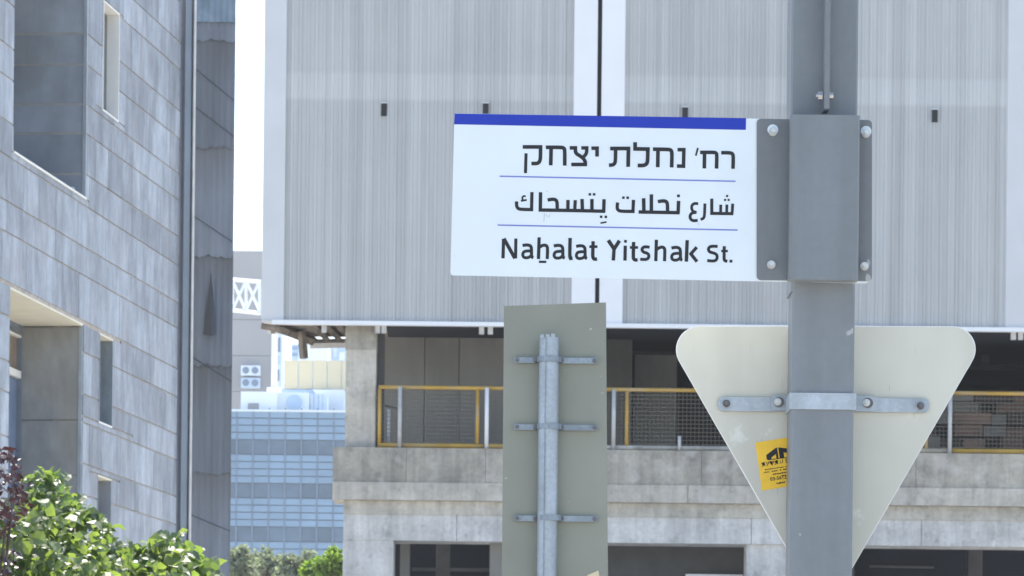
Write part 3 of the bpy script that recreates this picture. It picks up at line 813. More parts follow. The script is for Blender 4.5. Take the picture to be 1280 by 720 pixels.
# air conditioners
for (py, lab) in ((463,'upper of two pale twin fan air conditioners on the far concrete tower'), (478.5,'lower of two twin fan air conditioners on the far concrete tower')):
    q = P(313,py,YT-1.2)
    t = thing('air_conditioner', (q.x, YT-0.6, q.z-0.5), lab, 'air conditioner', 'air conditioners on the far tower')
    m = MB(); m.box(q.x-1.0,q.x+1.0,YT-1.2,YT-0.02,q.z-0.52,q.z+0.52); m.build('case', M['far_bluewhite'] if py < 470 else M['far_blue'], t)
    for s in (-0.48, 0.48):
        m = MB(); m.tube((q.x+s,YT-1.28,q.z),(q.x+s,YT-1.2,q.z),0.36,14); m.build('fan', M['far_frame'], t)
# other roofs between mast and column
def tower(px0, px1, py0, Y, mat, label, wins=()):
    a, b = P(px0,480,Y).x, P(px1,480,Y).x
    t = thing('far_building', ((a+b)/2, Y+5, 0), label, 'building', 'pale buildings beyond the glass block')
    m = MB(); m.box(a, b, Y, Y+12, 0, P(px0,py0,Y).z); m.build('wall', mat, t)
    for (x0,x1,y0,y1,mt) in wins:
        m = MB(); q0, q1 = P(x0,y1,Y-0.1), P(x1,y0,Y-0.1); m.box(q0.x,q1.x,Y-0.12,Y+0.02,q0.z,q1.z); m.build('window', M[mt], t)
tower(341, 352, 410, 520, M['far_bluewhite'], 'narrow pale building with dark slanted windows just right of the mast', [(346,350.5,422,440,'far_frame'),(345,349,462,476,'far_frame'),(346,350,445,456,'far_blue')])
tower(364, 373, 430, 540, M['far_blue'], 'slim blue building between two white ones above the cream panels', [(365,372,433,437,'far_light'),(365,372,441,445,'far_light')])
tower(373.5, 385, 419, 560, M['far_bluewhite'], 'slender bluish tower left of the broad white one', [(376,378,428,450,'far_blue')])
tower(386, 409, 428, 500, M['far_white'], 'broad white building above the cream panels')
tower(409.5, 432, 430, 510, M['far_blue'], 'blue block beside the parking building column', [(417,421,431,446,'far_bluewhite'),(424,431,440,450,'far_white')])

# ================================================================ PLANTS
def leaf_shape(m, c, d, up, L, wd, mi=0):
    """pointed leaf of six faces: c base, d direction, up its face normal; folded along the midrib and drooping at the tip"""
    side = d.cross(up).normalized(); up = side.cross(d).normalized()
    p = []
    for (t, w_, h) in ((0.0,0.0,0),(0.28,0.46,0.10),(0.62,0.42,0.08),(1.0,0.0,-0.12)):
        mid = c + d*(L*t) + up*(L*(0.10*math.sin(t*3.1)+ (h if t==1.0 else 0)))
        p.append((mid, mid + side*(wd*w_) + up*(L*(h if t<1 else 0)), mid - side*(wd*w_) + up*(L*(h if t<1 else 0))))
    v = [p[0][0], p[1][0], p[1][1], p[1][2], p[2][0], p[2][1], p[2][2], p[3][0]]
    m.solid(v, [(0,1,2),(0,3,1),(1,4,5,2),(1,3,6,4),(4,7,5),(4,6,7)], mi)
def rdir(zb=0.0):
    while True:
        v = Vector((random.uniform(-1,1),random.uniform(-1,1),random.uniform(-1,1)))
        if 0.05 < v.length < 1: break
    v.normalize(); v.z += zb; return v.normalized()
def limb(m, a, b, r0, r1, n=5, wob=0.12):
    prev = Vector(a)
    for i in range(1, n+1):
        t = i/n; p = Vector(a).lerp(Vector(b), t)
        if i < n: p += Vector((random.uniform(-wob,wob),random.uniform(-wob,wob),0))
        m.tube(prev, p, r0+(r1-r0)*(i-1)/n, 7, r2=r0+(r1-r0)*t); prev = p

# foreground bush: outline measured from the photograph, filled with shoots carrying broad leaves
random.seed(77)
YB = 26.0
top = [(-60,640),(0,650),(20,625),(40,598),(60,596),(75,598),(90,630),(110,655),(125,645),(145,672),(165,690),(180,688),(205,675),(225,676),(245,690),(262,703),(280,722),(300,740)]
def top_y(px):
    for (a, b) in zip(top, top[1:]):
        if a[0] <= px <= b[0]: return a[1] + (b[1]-a[1])*(px-a[0])/(b[0]-a[0])
    return 760
bush = thing('broadleaf_shrub', (P(80,700,YB).x, YB, GZ), 'bright green broad leaved shrub in front of the stone building', 'shrub')
leaves = []
def bush_leaf(px, py, Y, s=1.0):
    c = P(px, py, Y)
    d = rdir(-0.15); d.y *= 0.8; d.normalize()
    up = rdir(1.25); up.y -= 0.45; up.normalize()
    L = random.choice((random.uniform(0.05,0.08),random.uniform(0.07,0.13)))*s
    return (c, d, up, L, L*random.uniform(0.75,0.95), -Y*0.05 + (0 if py < 722 else -9))
tries = 0
while len(leaves) < 5400 and tries < 60000:
    tries += 1
    px = random.uniform(-60, 300); py = random.uniform(585, 860)
    ty = top_y(px)
    n_ = noise.noise(Vector((px*0.045, py*0.05, 3)))
    if py < ty + 9*n_ - 3: continue
    dep = (py-ty)
    Y = YB + random.uniform(-1,1)*min(1.1, 0.15+dep/70) 
    hole = noise.noise(Vector((px*0.06+9, py*0.07, Y*1.3)))
    if hole < -0.15 and random.random() < 0.9: continue
    leaves.append(bush_leaf(px, py, Y))
# a few shoots that stand out of the crown
for (px, py) in ((50,592),(70,594),(48,604),(66,606),(92,633),(118,640),(58,600),(204,672),(226,668),(36,600),(246,684)):
    for k in range(7): leaves.append(bush_leaf(px+random.uniform(-7,7), py+random.uniform(-3,12), YB+random.uniform(-0.15,0.15), 0.8))
leaves.sort(key=lambda q: (q[5], q[0].y - q[3]*8) if False else (0 if q[5] > -5 else 1, q[0].y - q[3]*10))
for q in leaves[:290]:
    m = MB(); leaf_shape(m, *q[:5]); m.build('leaf', M['leaf'], bush)
m = MB()
for q in leaves[290:]: leaf_shape(m, *q[:5])
fo = m.build('foliage', M['leaf'], bush); fo['kind'] = 'stuff'
m = MB()
for (bx, tx, ty) in ((60,55,650),(70,20,690),(80,120,700),(90,170,715),(110,230,712),(70,90,680),(100,200,730)):
    base = Vector((P(80,700,YB).x+random.uniform(-0.3,0.3), YB+random.uniform(-0.2,0.2), GZ)); limb(m, base, P(tx,ty+10,YB), 0.045, 0.008, 7, 0.07)
for k in range(40):
    tx = random.uniform(0,270); ty = top_y(tx)+random.uniform(4,30); a = P(tx+random.uniform(-14,14), ty+random.uniform(25,45), YB+random.uniform(-0.3,0.3))
    limb(m, a, P(tx,ty,YB+random.uniform(-0.3,0.3)), 0.008, 0.003, 3, 0.012)
m.build('stem', M['bark'], bush, smooth=True)
# plum leaved shrub, upper left
YP = 24.6
plum = thing('plum_shrub', (P(-25,700,YP).x, YP, GZ), 'dark plum leaved shrub at the far left edge, behind the green one', 'shrub')
pl = []
random.seed(5)
while len(pl) < 1500:
    px = random.uniform(-110, 36); py = random.uniform(555, 860)
    ty = 558 + max(0, px-14)**1.3*0.9 if px < 44 else 700
    if px > 22 and py > 640: continue
    n_ = noise.noise(Vector((px*0.08, py*0.08, 7)))
    if py < ty + 10*n_: continue
    if n_ < -0.15: continue
    Y = YP + random.uniform(-0.5, 0.9)
    L = random.uniform(0.045,0.075)
    pl.append((P(px,py,Y), rdir(-0.1), rdir(0.9), L, L*0.65))
pl.sort(key=lambda q: q[0].z, reverse=True)
for q in pl[:120]:
    m = MB(); leaf_shape(m, *q); m.build('leaf', M['leaf_plum'], plum)
m = MB()
for q in pl[120:]: leaf_shape(m, *q)
fo = m.build('foliage', M['leaf_plum'], plum); fo['kind'] = 'stuff'
m = MB()
for tx, ty in ((-5,570),(20,590),(-40,590),(10,640)): limb(m, (P(-30,700,YP).x+random.uniform(-0.15,0.15),YP+0.2,GZ), P(tx,ty,YP+0.2), 0.035, 0.006, 7, 0.05)
m.build('stem', M['bark'], plum, smooth=True)

# far trees at the foot of the glass block
def tree(px, py_top, Y, wpx, mat, n, label, name, leaf=0.16, seed=0, dens=0.6):
    random.seed(seed)
    tp = P(px, py_top, Y); r = wpx*Y/FPX; x = tp.x; zt_ = tp.z
    t = thing(name, (x, Y, 0), label, 'tree', 'trees in front of the glass block')
    m = MB(); limb(m, (x,Y,0), (x+0.1,Y,zt_-r*1.0), 0.18, 0.07, 6, 0.12)
    tips = []
    for k in range(9):
        a_ = k*2.4; e = Vector((x+math.cos(a_)*r*0.7, Y+math.sin(a_)*r*0.6, zt_-r*random.uniform(0.3,1.6))); limb(m, (x,Y,zt_-r*1.9), e, 0.07, 0.02, 4, 0.06)
    m.build('trunk', M['bark'], t, smooth=True)
    clumps = []
    for k in range(26):
        v = rdir(); rr = r*random.uniform(0.3,0.95)
        clumps.append((Vector((x+v.x*rr, Y+v.y*rr, zt_-r*1.15+v.z*rr*1.15)), r*random.uniform(0.18,0.36)))
    m = MB()
    for k in range(n):
        c, cr_ = random.choice(clumps); v = rdir(); p = c + v*cr_*random.uniform(0.3,1.15)*Vector((1,1,1)).length/1.732
        leaf_shape(m, p, rdir(0.3), rdir(0.6), leaf*random.uniform(0.7,1.4), leaf*0.6)
    cr_o = m.build('crown', mat, t); cr_o['kind'] = 'stuff'
tree(302, 683, 120, 26, M['leaf_olive'], 2600, 'grey green olive like tree at the foot of the dark sheet wall', 'olive_tree', 0.17, 1)
tree(336, 681, 124, 24, M['leaf_olive'], 2600, 'tallest grey green tree in the middle of the row below the glass block', 'olive_tree', 0.17, 2)
tree(371, 686, 118, 26, M['leaf_olive'], 2600, 'grey green tree right of the middle, beside the bright green one', 'olive_tree', 0.17, 3)
tree(418, 686, 100, 22, M['leaf_bright'], 2400, 'bright green tree against the parking building corner', 'green_tree', 0.16, 4)
tree(398, 700, 101, 18, M['leaf_bright'], 1800, 'low bright green tree between the grey green trees and the corner', 'green_tree', 0.16, 5)

# ================================================================ REAR OF RECTANGULAR SIGN, Y = 12.5
YQ = 12.5
rs_ = thing('rectangular_sign', (P(687,700,YQ).x, YQ, 2.0), 'back of a tall grey green rectangular sign clamped to a round pole', 'sign')
pp = [P(630,382.5,YQ+0.06), P(757.5,378,YQ+0.06), P(760,720,YQ+0.06), P(760.5,800,YQ+0.06), P(626.5,804,YQ+0.06), P(627.3,720,YQ+0.06)]
m = MB(); m.plate(pp[::-1], 0.003); m.build('plate', M['plate'], rs_)
for (py, dl) in ((448.5,1), (532.5,0), (647,0)):
    pc = P(686.5, py, YQ)
    k = YQ/FPX
    for (x0, x1) in ((-44,-17), (16,60)):
        m = MB(); m.box(pc.x+x0*k, pc.x+x1*k, YQ+0.046, YQ+0.059, pc.z-3.6*k, pc.z+3.6*k); m.build('clamp_strap', M['galv_dull'], rs_)
    m = MB(); n = 14; r0 = 13.4*k
    for i in range(n):
        t0, t1 = math.pi+math.pi*i/n, math.pi+math.pi*(i+1)/n
        y_ = YQ+0.02
        a0, a1 = Vector((pc.x+r0*math.cos(t0), y_+r0*math.sin(t0), 0)), Vector((pc.x+r0*math.cos(t1), y_+r0*math.sin(t1), 0))
        h = Vector((0,0,3.6*k))
        z = Vector((0,0,pc.z)); o_ = 1.07
        b0 = Vector((pc.x+r0*o_*math.cos(t0), y_+r0*o_*math.sin(t0), 0)); b1 = Vector((pc.x+r0*o_*math.cos(t1), y_+r0*o_*math.sin(t1), 0))
        m.hexa([a0+z-h,a1+z-h,b1+z-h,b0+z-h,a0+z+h,a1+z+h,b1+z+h,b0+z+h])
    for s in (-1,1):
        m.box(pc.x+s*r0-0.004, pc.x+s*r0+0.004, YQ+0.015, YQ+0.05, pc.z-3.6*k, pc.z+3.6*k)
    m.build('clamp_ring', M['galv_dull'], rs_)
    for x_ in (-40, -17.5, 16.5, 57):
        m = MB(); m.tube((pc.x+x_*k, YQ+0.030, pc.z), (pc.x+x_*k, YQ+0.046, pc.z), 2.6*k, 6); m.build('bolt', M['bolt_dark'], rs_)
m = MB(); p0 = [P(734,719,YQ+0.057),P(748,713,YQ+0.057),P(756,760,YQ+0.057),P(742,766,YQ+0.057)]; m.plate(p0, 0.001); m.build('sticker', M['far_cream'], rs_)
pole2 = thing('round_sign_pole', (P(686.5,700,YQ).x, YQ+0.02, GZ-0.14), 'galvanised round steel pole behind the tall rectangular sign back', 'pole')
pt = P(686.5,421.5,YQ)
m = MB(); 
n = 20; r0 = 12.6*YQ/FPX
m.tube((pt.x,YQ+0.02,0.0),(pt.x,YQ+0.02,pt.z),r0,n,caps=False)
m.tube((pt.x,YQ+0.02,pt.z-0.3),(pt.x,YQ+0.02,pt.z),r0*0.86,n,caps=False)
m.build('tube', M['galv'], pole2, smooth=True)
m = MB(); m.box(pt.x-0.012,pt.x-0.009,YQ+0.02-r0-0.0012,YQ+0.02-r0+0.004,0.3,pt.z); m.build('weld_seam', M['galv_dull'], pole2)
m = MB()
for i in range(n):
    t0, t1 = 2*math.pi*i/n, 2*math.pi*(i+1)/n; c = Vector((pt.x,YQ+0.02,pt.z)); f = lambda r, t: c+Vector((r*math.cos(t), r*math.sin(t), 0))
    m.face([f(r0,t0),f(r0,t1),f(r0*0.86,t1),f(r0*0.86,t0)])
for (dx, dz) in ((-0.022,0.0),(0.012,0.003),(-0.005,0.001)):
    m.box(pt.x+dx-0.006,pt.x+dx+0.006,YQ+0.02-r0*0.93,YQ+0.02-r0*0.8,pt.z-0.004,pt.z+0.007+dz)
m.build('pole_rim', M['galv'], pole2)

# ================================================================ MAIN POST, Y ~ 8
YF = 7.94
k8 = YF/FPX
post = thing('sign_post', (P(1028,400,YF).x, YF+0.07, GZ), 'square grey painted steel post carrying the street name and triangular signs', 'post')
xp0, xp1 = P(989,540,YF).x, P(1067,540,YF).x
m = MB(); m.bev(xp0, xp1, YF, YF+0.125, GZ, P(1028,352,YF).z, 0.0035); m.build('lower_tube', M['post'], post)
xq0, xq1 = P(989,80,YF).x, P(1072.5,80,YF).x
zq = P(1030,143.5,YF).z
m = MB(); m.bev(xq0, xq1, YF, YF+0.132, zq-0.05, 4.3, 0.0035); m.build('upper_tube', M['post'], post)
m = MB(); m.bev(xq0+0.004, xq1-0.004, YF+0.006, YF+0.128, P(1028,352,YF).z-0.02, zq-0.051, 0.003); m.build('inner_tube', M['post'], post)
xf = P(1031.5,70,YF).x
m = MB(); m.box(xf-0.0050, xf+0.0050, YF-0.060, YF-0.0005, P(1031,142,YF).z, 4.3); m.build('fin', M['bracket'], post)
xf2 = xf+0.004
zbolt = P(1031,123.5,YF).z
m = MB(); m.tube((xf-0.016,YF-0.035,zbolt),(xf-0.007,YF-0.035,zbolt),0.0088,6); m.tube((xf-0.020,YF-0.035,zbolt),(xf-0.016,YF-0.035,zbolt),0.005,10); m.build('bolt', M['bolt'], post)
m = MB(); m.tube((xf+0.005,YF-0.035,zbolt),(xf+0.014,YF-0.035,zbolt),0.0075,8); m.build('bolt', M['bolt'], post)
m = MB(); m.box(xq0-0.02, xq1+0.02, YF-0.02, YF+0.15, GZ, GZ+0.012); m.build('base_plate', M['post'], post)

# ---- street name sign
YN = YF-0.006                                  # panel front plane
sgn = thing('street_name_sign', (P(760,250,YN).x, YN, P(760,350,YN).z), 'white street name sign with blue top stripe reading Nahalat Yitshak St. in three scripts', 'street sign')
def rounded(pts, r, n=5):
    out = []; N = len(pts)
    for i in range(N):
        p, a, b = Vector(pts[i]), Vector(pts[i-1]), Vector(pts[(i+1)%N])
        ri = r[i] if isinstance(r,(list,tuple)) else r
        da, db = (a-p).normalized(), (b-p).normalized()
        if ri <= 0: out.append(p); continue
        ang = da.angle(db); L = ri/math.tan(ang/2)
        p0, p1 = p+da*L, p+db*L
        bis = (da+db).normalized(); c = p+bis*(ri/math.sin(ang/2))
        v0, v1 = p0-c, p1-c; th = v0.angle(v1)
        for j in range(n+1):
            s = j/n
            q = (v0*math.sin((1-s)*th)+v1*math.sin(s*th))/math.sin(th)
            out.append(c+q)
    return out
cr4 = [P(568,141.5,YN),P(1087,150.8,YN),P(1085.5,354.2,YN),P(563,344,YN)]
m = MB(); m.plate(rounded([cr4[3],cr4[2],cr4[1],cr4[0]], [0.006,0.006,0.006,0.004]), 0.0025); m.build('panel', M['sign_white'], sgn)
m = MB(); m.plate([P(567.6,155.3,YN-0.0006),P(932.3,162.3,YN-0.0006),P(932.6,147.6,YN-0.0006),P(568.4,141.9,YN-0.0006)], 0.0004); m.build('stripe', M['stripe_blue'], sgn)
for (a, b) in (((624.5,220.3),(919.5,226.6)), ((622.0,281.3),(922.0,287.6))):
    m = MB(); h = 0.85
    m.plate([P(a[0],a[1]+h,YN-0.0006),P(b[0],b[1]+h,YN-0.0006),P(b[0],b[1]-h,YN-0.0006),P(a[0],a[1]-h,YN-0.0006)], 0.0004); m.build('rule_line', M['rule_blue'], sgn)

# lettering as flat strokes
def chaikin(p):
    out = [p[0]]
    for i in range(1, len(p)-1):
        a, b, c = Vector(p[i-1]), Vector(p[i]), Vector(p[i+1])
        ang = (b-a).angle(c-b) if (b-a).length > 0 and (c-b).length > 0 else 0
        if ang < R(72):
            out.append(tuple(b.lerp(a, 0.25))); out.append(tuple(b.lerp(c, 0.25)))
        else: out.append(tuple(b))
    out.append(p[-1]); return out
class Ink:
    def __init__(s, Y): s.mb = MB(); s.Y = Y; s.k = 0
    def cut(s, name='letter'):
        if s.mb.v: s.mb.build(name, M['ink'], sgn)
        s.mb = MB()
    def poly(s, pts):
        s.k += 1; Y = s.Y - 0.00004*(s.k % 12)
        s.mb.plate([P(x, y, Y) for x, y in pts], 0.0002)
    def stroke(s, org, pts, w, closed=False):
        ox, oy, sc = org
        p = [(ox+x/sc, oy+y/sc) for x, y in pts]
        p = chaikin(p); 
        if len(p) > 3: p = chaikin(p)
        v = [Vector(q) for q in p]; h = w*(1.18 if sc == 12 else 1.10)/sc/2
        L, Rr = [], []
        for i in range(len(v)):
            if i == 0: d = (v[1]-v[0]).normalized(); n = Vector((-d.y,d.x)); k = 1
            elif i == len(v)-1: d = (v[-1]-v[-2]).normalized(); n = Vector((-d.y,d.x)); k = 1
            else:
                d0, d1 = (v[i]-v[i-1]).normalized(), (v[i+1]-v[i]).normalized()
                n0, n1 = Vector((-d0.y,d0.x)), Vector((-d1.y,d1.x)); n = (n0+n1).normalized(); k = 1/max(0.4, n.dot(n0))
            L.append(v[i]+n*h*k); Rr.append(v[i]-n*h*k)
        s.k += 1; Y = s.Y - 0.00004*(s.k % 12)
        for i in range(len(v)-1):
            q = [L[i], L[i+1], Rr[i+1], Rr[i]]
            s.mb.face([P(a.x, a.y, Y) for a in q])
    def dot(s, org, x, y, sz):
        ox, oy, sc = org; cx, cy, h = ox+x/sc, oy+y/sc, sz/sc/2
        s.poly([(cx-h,cy-h),(cx+h,cy-h*0.9),(cx+h*0.95,cy+h),(cx-h*1.05,cy+h*0.95)])
YI = YN-0.0004
# Hebrew
ink = Ink(YI)
A, B_, Cc = (645,168,10.667), (755,168,10.667), (850,168,12)
S = ink.stroke
S(A, [(90,167),(328,167),(326,320),(316,360),(298,380),(272,389),(205,388)], 45); S(A, [(134,252),(126,517)], 38); ink.cut()
S(A, [(398,172),(600,172),(640,182),(651,215),(650,416)], 45); S(A, [(468,190),(463,413)], 45); ink.cut()
S(A, [(716,180),(792,180),(792,250),(860,290),(903,325),(924,365),(925,402)], 44); S(A, [(737,401),(948,401)], 44)
S(A, [(870,180),(944,180),(942,240),(928,272),(898,300)], 42); ink.cut()
S(A, [(1005,184),(1081,184),(1081,296)], 44); ink.cut()
S(B_, [(82,188),(326,188),(322,433)], 46); S(B_, [(155,205),(152,355),(142,388),(118,408),(66,411)], 44); ink.cut()
S(B_, [(415,104),(415,193),(585,196),(582,350),(572,388),(545,410),(505,416),(450,414)], 46); ink.cut()
S(B_, [(652,197),(855,200),(895,210),(907,245),(902,441)], 46); S(B_, [(720,215),(716,438)], 46); ink.cut()
S(B_, [(980,204),(1065,204),(1060,424),(972,422)], 44); ink.cut()
S(B_, [(1252,180),(1224,284)], 22); ink.cut()
S(Cc, [(302,270),(510,268),(545,280),(553,315),(548,513)], 46); S(Cc, [(368,285),(365,511)], 46); ink.cut()
S(Cc, [(618,275),(750,275),(788,290),(800,328),(795,516)], 46); ink.cut()
# Arabic
ink = Ink(YI); S = ink.stroke
D, E, F_ = (635,230,10.667), (735,230,10.667), (830,230,10.667)
S(D, [(319,108),(314,342),(165,338),(130,325),(113,290),(115,232)], 40)
S(D, [(236,166),(210,158),(187,180),(198,214)], 22); S(D, [(172,226),(250,212)], 22)
ink.cut('letter')
S(D, [(434,110),(431,347),(870,353),(1290,364)], 42)
S(D, [(528,214),(590,202),(634,208),(655,238),(656,335)], 42)
S(D, [(800,213),(798,340)], 42); S(D, [(897,215),(890,342)], 40); S(D, [(987,200),(992,345)], 42); S(D, [(1119,200),(1119,350)], 42)
S(E, [(214,203),(209,382)], 42)
ink.dot(D, 1092,138,34); ink.dot(D, 1149,138,34); ink.dot(E, 176,437,34); ink.dot(E, 238,438,34); S(E, [(166,522),(248,506)], 20); ink.cut('word')
S(E, [(606,212),(600,366),(440,364),(398,348),(387,312),(395,246)], 40); ink.dot(E,472,182,34); ink.dot(E,530,183,34); ink.cut('letter')
S(E, [(675,373),(1222,383)], 42); S(E, [(742,190),(745,358)], 44); S(E, [(845,138),(845,362)], 42)
S(E, [(932,235),(1000,224),(1044,232),(1060,264),(1061,368)], 42); S(E, [(1208,225),(1202,385)], 42); ink.dot(E,1207,158,38); ink.cut('word')
S(F_, [(456,264),(408,256),(372,282),(367,328),(385,366),(434,380)], 34); S(F_, [(434,378),(372,384),(345,422),(352,468),(388,492),(450,484)], 36); ink.cut('letter')
S(F_, [(545,260),(541,415),(530,458),(488,474)], 34); ink.cut('letter')
S(F_, [(637,195),(637,392),(925,396)], 38); S(F_, [(757,276),(755,385)], 34); S(F_, [(838,274),(836,385)], 34); S(F_, [(916,262),(909,390)], 34)
ink.dot(F_,815,212,28); ink.dot(F_,863,212,28); ink.dot(F_,842,160,28)
ink.cut('word')
# Latin
ink = Ink(YI); S = ink.stroke
G, H_, I_, J = (618,285,12), (700,285,12), (780,285,12), (850,285,12)
def let_a(o, dx, dy):
    S(o, [(422+dx,262+dy),(470+dx,252+dy),(520+dx,254+dy),(550+dx,275+dy),(557+dx,320+dy),(556+dx,400+dy),(562+dx,435+dy),(585+dx,444+dy)], 40)
    S(o, [(556+dx,342+dy),(480+dx,342+dy),(438+dx,356+dy),(422+dx,396+dy),(436+dx,436+dy),(475+dx,447+dy),(520+dx,438+dy),(556+dx,408+dy)], 38)
S(G, [(129,455),(137,162)], 42); S(G, [(142,158),(308,456)], 46); S(G, [(322,158),(317,458)], 40); ink.cut()
let_a(G, 0, 2); ink.cut()
S(G, [(671,140),(661,466)], 42); S(G, [(672,292),(715,262),(765,256),(793,278),(798,320),(793,466)], 40); S(G, [(668,508),(778,508)], 28); ink.cut()
let_a(G, 470, 8); ink.cut()
S(G, [(1136,150),(1129,425),(1142,456),(1172,452)], 44); ink.cut()
let_a(H_, -180, 14); ink.cut()
def let_t(o, dx, dy):
    S(o, [(497+dx,198+dy),(490+dx,415+dy),(498+dx,455+dy),(522+dx,470+dy),(556+dx,464+dy)], 44); S(o, [(440+dx,280+dy),(562+dx,280+dy)], 34)
let_t(H_, 0, 0); ink.cut(); let_t(H_, 608, 12); ink.cut()
S(H_, [(724,184),(812,315)], 48); S(H_, [(892,190),(812,315)], 46); S(H_, [(812,295),(800,488)], 44); ink.cut()
S(H_, [(979,265),(975,489)], 42); ink.dot(H_, 983,200,42); ink.cut()
S(I_, [(384,288),(325,280),(285,290),(266,325),(288,362),(345,376),(374,402),(370,448),(335,475),(244,469)], 38); ink.cut()
S(I_, [(486,176),(477,498)], 42); S(I_, [(490,322),(535,292),(582,284),(608,306),(613,345),(608,498)], 40); ink.cut()
let_a(I_, 290, 38); ink.cut()
S(I_, [(948,182),(935,505)], 44); S(I_, [(1092,288),(1003,388),(1095,505)], 42); ink.cut()
S(J, [(564,276),(485,272),(438,285),(424,325),(442,360),(515,378),(552,400),(559,440),(545,482),(500,498),(408,488)], 38); ink.cut()
S(J, [(664,273),(660,455),(668,490),(710,500)], 40); S(J, [(618,346),(718,346)], 30); ink.cut(); ink.dot(J, 765,498,42); ink.cut()
ink = Ink(YI); S = ink.stroke
S(D, [(485,390),(478,505)], 9); S(D, [(500,415),(540,440)], 8); S(D, [(560,400),(550,445)], 8); S(D, [(515,90),(530,104)], 10)
S(F_, [(462,520),(462,552)], 8); S((560,240,6), [(44,476),(50,482)], 6); S(B_, [(660,400),(668,404)], 5)
ink.mb.build('scuff_mark', M['scuff'], sgn)
# hat shaped clamp bracket
brk = []
YW = YN-0.0035
def wing(px0, px1, py0, py1, rr):
    pts = [P(px0,py1,YW),P(px1,py1+0.5,YW),P(px1,py0+0.7,YW),P(px0,py0,YW)]
    m = MB(); m.plate(rounded(pts, rr, 4), 0.003); return m.build('bracket_wing', M['bracket'], sgn)
wing(946, 990, 148.3, 350, [0.008,0,0,0.008]); wing(1070, 1090, 149.5, 351, [0,0.008,0.008,0])
YH = YN-0.048
m = MB(); m.bev(P(987,250,YH).x, P(1074,250,YH).x, YH, YW-0.0005, P(1030,349.5,YH).z, P(1030,143.5,YH).z, 0.004); m.build('bracket_cover', M['post'], sgn)
for (px, py, hole) in ((966,165,1),(964,331,0),(1082.5,167,1),(1080.5,333,0)):
    q = P(px, py, YW)
    if hole:
        m = MB(); m.tube((q.x,YW-0.0006,q.z+0.0045),(q.x,YW+0.001,q.z+0.0045),0.0108,16); m.build('slot_hole', M['sign_white'], sgn)
    m = MB(); m.tube((q.x,YW-0.003,q.z),(q.x,YW-0.0002,q.z),0.0085,16); m.tube((q.x,YW-0.012,q.z),(q.x,YW-0.003,q.z),0.0068,6); m.tube((q.x,YW-0.019,q.z),(q.x,YW-0.012,q.z),0.004,10); m.build('bolt', M['bolt'], sgn)

# ---- triangular sign seen from behind
YV = YF+0.135
tri = thing('triangular_sign', (P(1031,600,YV).x, YV, P(1031,767,YV).z), 'cream back of a downward pointing triangular sign with a yellow sticker', 'sign')
c3 = [P(825.7,408.5,YV), P(1239.4,408.5,YV), P(1031.4,767.6,YV)]
pts = rounded([c3[2],c3[1],c3[0]], 0.046, 12)
m = MB(); m.plate(pts, 0.003); m.build('plate', M['tri'], tri)
# folded rim behind the plate edge
m = MB(); N = len(pts); cc = sum((Vector(p) for p in pts), Vector())/N
for i in range(N):
    a, b = Vector(pts[i]), Vector(pts[(i+1)%N]); ai, bi = a+(a-cc).normalized()*0.0022, b+(b-cc).normalized()*0.0022
    h = Vector((0,0.014,0)); z_ = Vector((0,0.001,0))
    m.hexa([a+z_,b+z_,bi+z_,ai+z_,a+h,b+h,bi+h,ai+h])
m.build('rim', M['tri_edge'], tri)
# straps
def strap(px0, px1, py0, py1, Y, t, r, mat, name='strap'):
    pts = [P(px0,py1,Y),P(px1,py1,Y),P(px1,py0,Y),P(px0,py0,Y)]
    pts = [P(px0,py1,Y), P(px1,py1+(px1-px0)*0.0105,Y), P(px1,py0+(px1-px0)*0.0105,Y), P(px0,py0,Y)]
    m = MB(); m.plate(rounded(pts, r, 5), t); return m.build(name, mat, tri)
strap(897.5, 990, 496, 513.5, YV-0.008, 0.004, [0.011,0,0,0.011], M['galv'])
strap(1066, 1161.5, 497.5, 514.7, YV-0.008, 0.004, [0,0.011,0.011,0], M['galv'])
strap(963.5, 991, 494.2, 512.8, YV-0.013, 0.004, [0.004,0,0,0.004], M['galv'], 'clamp_ear')
strap(1064, 1095, 494.6, 513.8, YV-0.013, 0.004, [0,0.007,0.007,0], M['galv'], 'clamp_ear')
za, zb2 = P(1028,512,YF).z, P(1028,491.5,YF).z
m = MB()
m.box(xp0-0.004, xp1+0.004, YF-0.005, YF-0.0006, za, zb2)
m.box(xp0-0.004, xp0-0.0005, YF-0.0006, YV-0.0135, za, zb2); m.box(xp1+0.0005, xp1+0.004, YF-0.0006, YV-0.0135, za, zb2)
m.build('clamp_band', M['galv'], tri)
for (px, py, mt) in ((908,504.5,'bolt_dark'),(972,502.5,'bolt'),(1083,503.5,'bolt'),(1150.5,507.3,'bolt_dark')):
    Yb = YV-(0.013 if mt == 'bolt' else 0.008); q = P(px, py, Yb)
    if mt == 'bolt': m = MB(); m.tube((q.x+0.003,Yb-0.0015,q.z-0.0005),(q.x+0.003,Yb-0.0002,q.z-0.0005),0.0105,18); m.build('washer', M['bolt_dark'], tri)
    m = MB(); m.tube((q.x,Yb-0.003,q.z),(q.x,Yb-0.0016,q.z),0.0075,16); m.tube((q.x,Yb-0.009,q.z),(q.x,Yb-0.002,q.z),0.0062,6); m.tube((q.x,Yb-0.014,q.z),(q.x,Yb-0.009,q.z),0.0036,10)
    m.build('bolt', M[mt], tri)
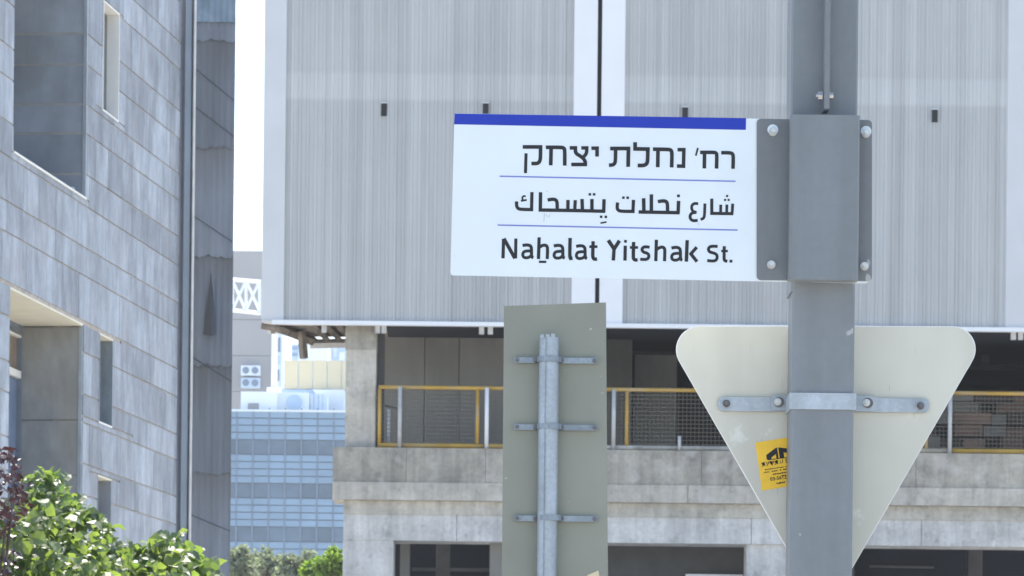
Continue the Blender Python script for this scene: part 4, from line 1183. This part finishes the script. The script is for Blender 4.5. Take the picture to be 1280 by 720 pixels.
# yellow sticker with print
YK = YV-0.0007
sx = lambda px, py, d=0: P(px, py, YK-d)
e1, e2 = Vector((44.5,-7.0)), Vector((8.2,60.0))      # along the top edge / down the left edge in photo pixels
o_ = Vector((944.2,553.2))
def st(u, v): q = o_+e1*u+e2*v; return q.x, q.y
m = MB(); m.plate([sx(*st(0,1)),sx(*st(1.35,1)),sx(*st(1.35,0)),sx(*st(0,0))], 0.0005); stk = m.build('sticker', M['sticker'], tri)
m = MB()
def sq(pts, d=0.0003): m.plate([sx(*st(u,v), d) for u, v in pts][::-1], 0.0002)
# arch logo
sq([(0.25,0.38),(0.25,0.29),(0.56,0.165),(0.58,0.19),(0.58,0.40),(0.52,0.40),(0.52,0.30),(0.38,0.36),(0.38,0.395)])
sq([(0.38,0.39),(0.38,0.365),(0.52,0.305),(0.52,0.395)], 0.0004) if False else None
sq([(0.61,0.17),(0.84,0.22),(1.1,0.33),(1.1,0.40),(0.97,0.40),(0.94,0.34),(0.74,0.29),(0.74,0.40),(0.61,0.40)])
sq([(0.27,0.40),(0.27,0.384),(1.05,0.405),(1.05,0.42)], 0.0005)
lg = m.build('logo', M['ink'], stk)
def text_on(body, u, v, size, bold=0.0, name='lettering'):
    cu = bpy.data.curves.new('t', 'FONT'); cu.body = body; cu.size = 1.0; cu.offset = bold; cu.resolution_u = 2
    to = bpy.data.objects.new('t', cu); COL.objects.link(to)
    bpy.context.view_layer.update()
    me = bpy.data.meshes.new_from_object(to.evaluated_get(bpy.context.evaluated_depsgraph_get()))
    bpy.data.objects.remove(to)
    e1n = e1.normalized(); e2n = Vector((e1n.y*-1, e1n.x))
    vs = [st(u, v) for _ in (0,)][0]
    out = MB()
    pts = [p.co.copy() for p in me.vertices]
    if not pts: return
    for p in me.polygons:
        out.face([sx(vs[0]+e1n.x*pts[i].x*size+e2n.x*(-pts[i].y)*size, vs[1]+e1n.y*pts[i].x*size+e2n.y*(-pts[i].y)*size, 0.0004) for i in p.vertices])
    out.build(name, M['ink'], stk)
    bpy.data.meshes.remove(me)
text_on('\u05ea\u05d5\u05d9\u05d3\u05d9\u05ea\u05e2 \u05dd\u05d9', 0.09, 0.515, 8.6, 0.012)
text_on('03-5612331', 0.27, 0.83, 6.2, 0.02)
# lines of print too small to read
random.seed(12)
m = MB()
for (u0, u1, v, h, tl) in ((0.16,1.2,0.575,0.022,0.02),(0.12,1.2,0.628,0.026,0.02),(0.36,0.9,0.69,0.032,0.0),(0.55,0.98,0.752,0.026,0.0),(0.43,1.1,0.885,0.036,0.0)):
    u = u0
    while u < u1:
        w_ = random.uniform(0.018,0.05)
        if random.random() < 0.82: sq([(u,v+h*random.uniform(0.7,1)),(u,v+h*random.uniform(-0.1,0.25)),(u+w_,v+h*random.uniform(-0.1,0.25)),(u+w_,v+h)], 0.0004)
        u += w_+0.014
pr = m.build('fine_print', M['ink'], stk); pr['kind'] = 'stuff'
hz = MB(); hz.box(-320, 320, -30, 700, -1, 75)
hzm = bpy.data.materials.new('haze_air'); hzm.use_nodes = True; t_ = hzm.node_tree; t_.nodes.clear()
ho = t_.nodes.new('ShaderNodeOutputMaterial'); hv = t_.nodes.new('ShaderNodeVolumePrincipled')
hv.inputs['Color'].default_value = (0.90,0.95,1.0,1); hv.inputs['Density'].default_value = 0.0003; hv.inputs['Anisotropy'].default_value = 0.2
t_.links.new(hv.outputs[0], ho.inputs['Volume'])
tag(hz.build('haze', hzm), kind='stuff')
print('stones', ns, 'objects', len(bpy.data.objects))
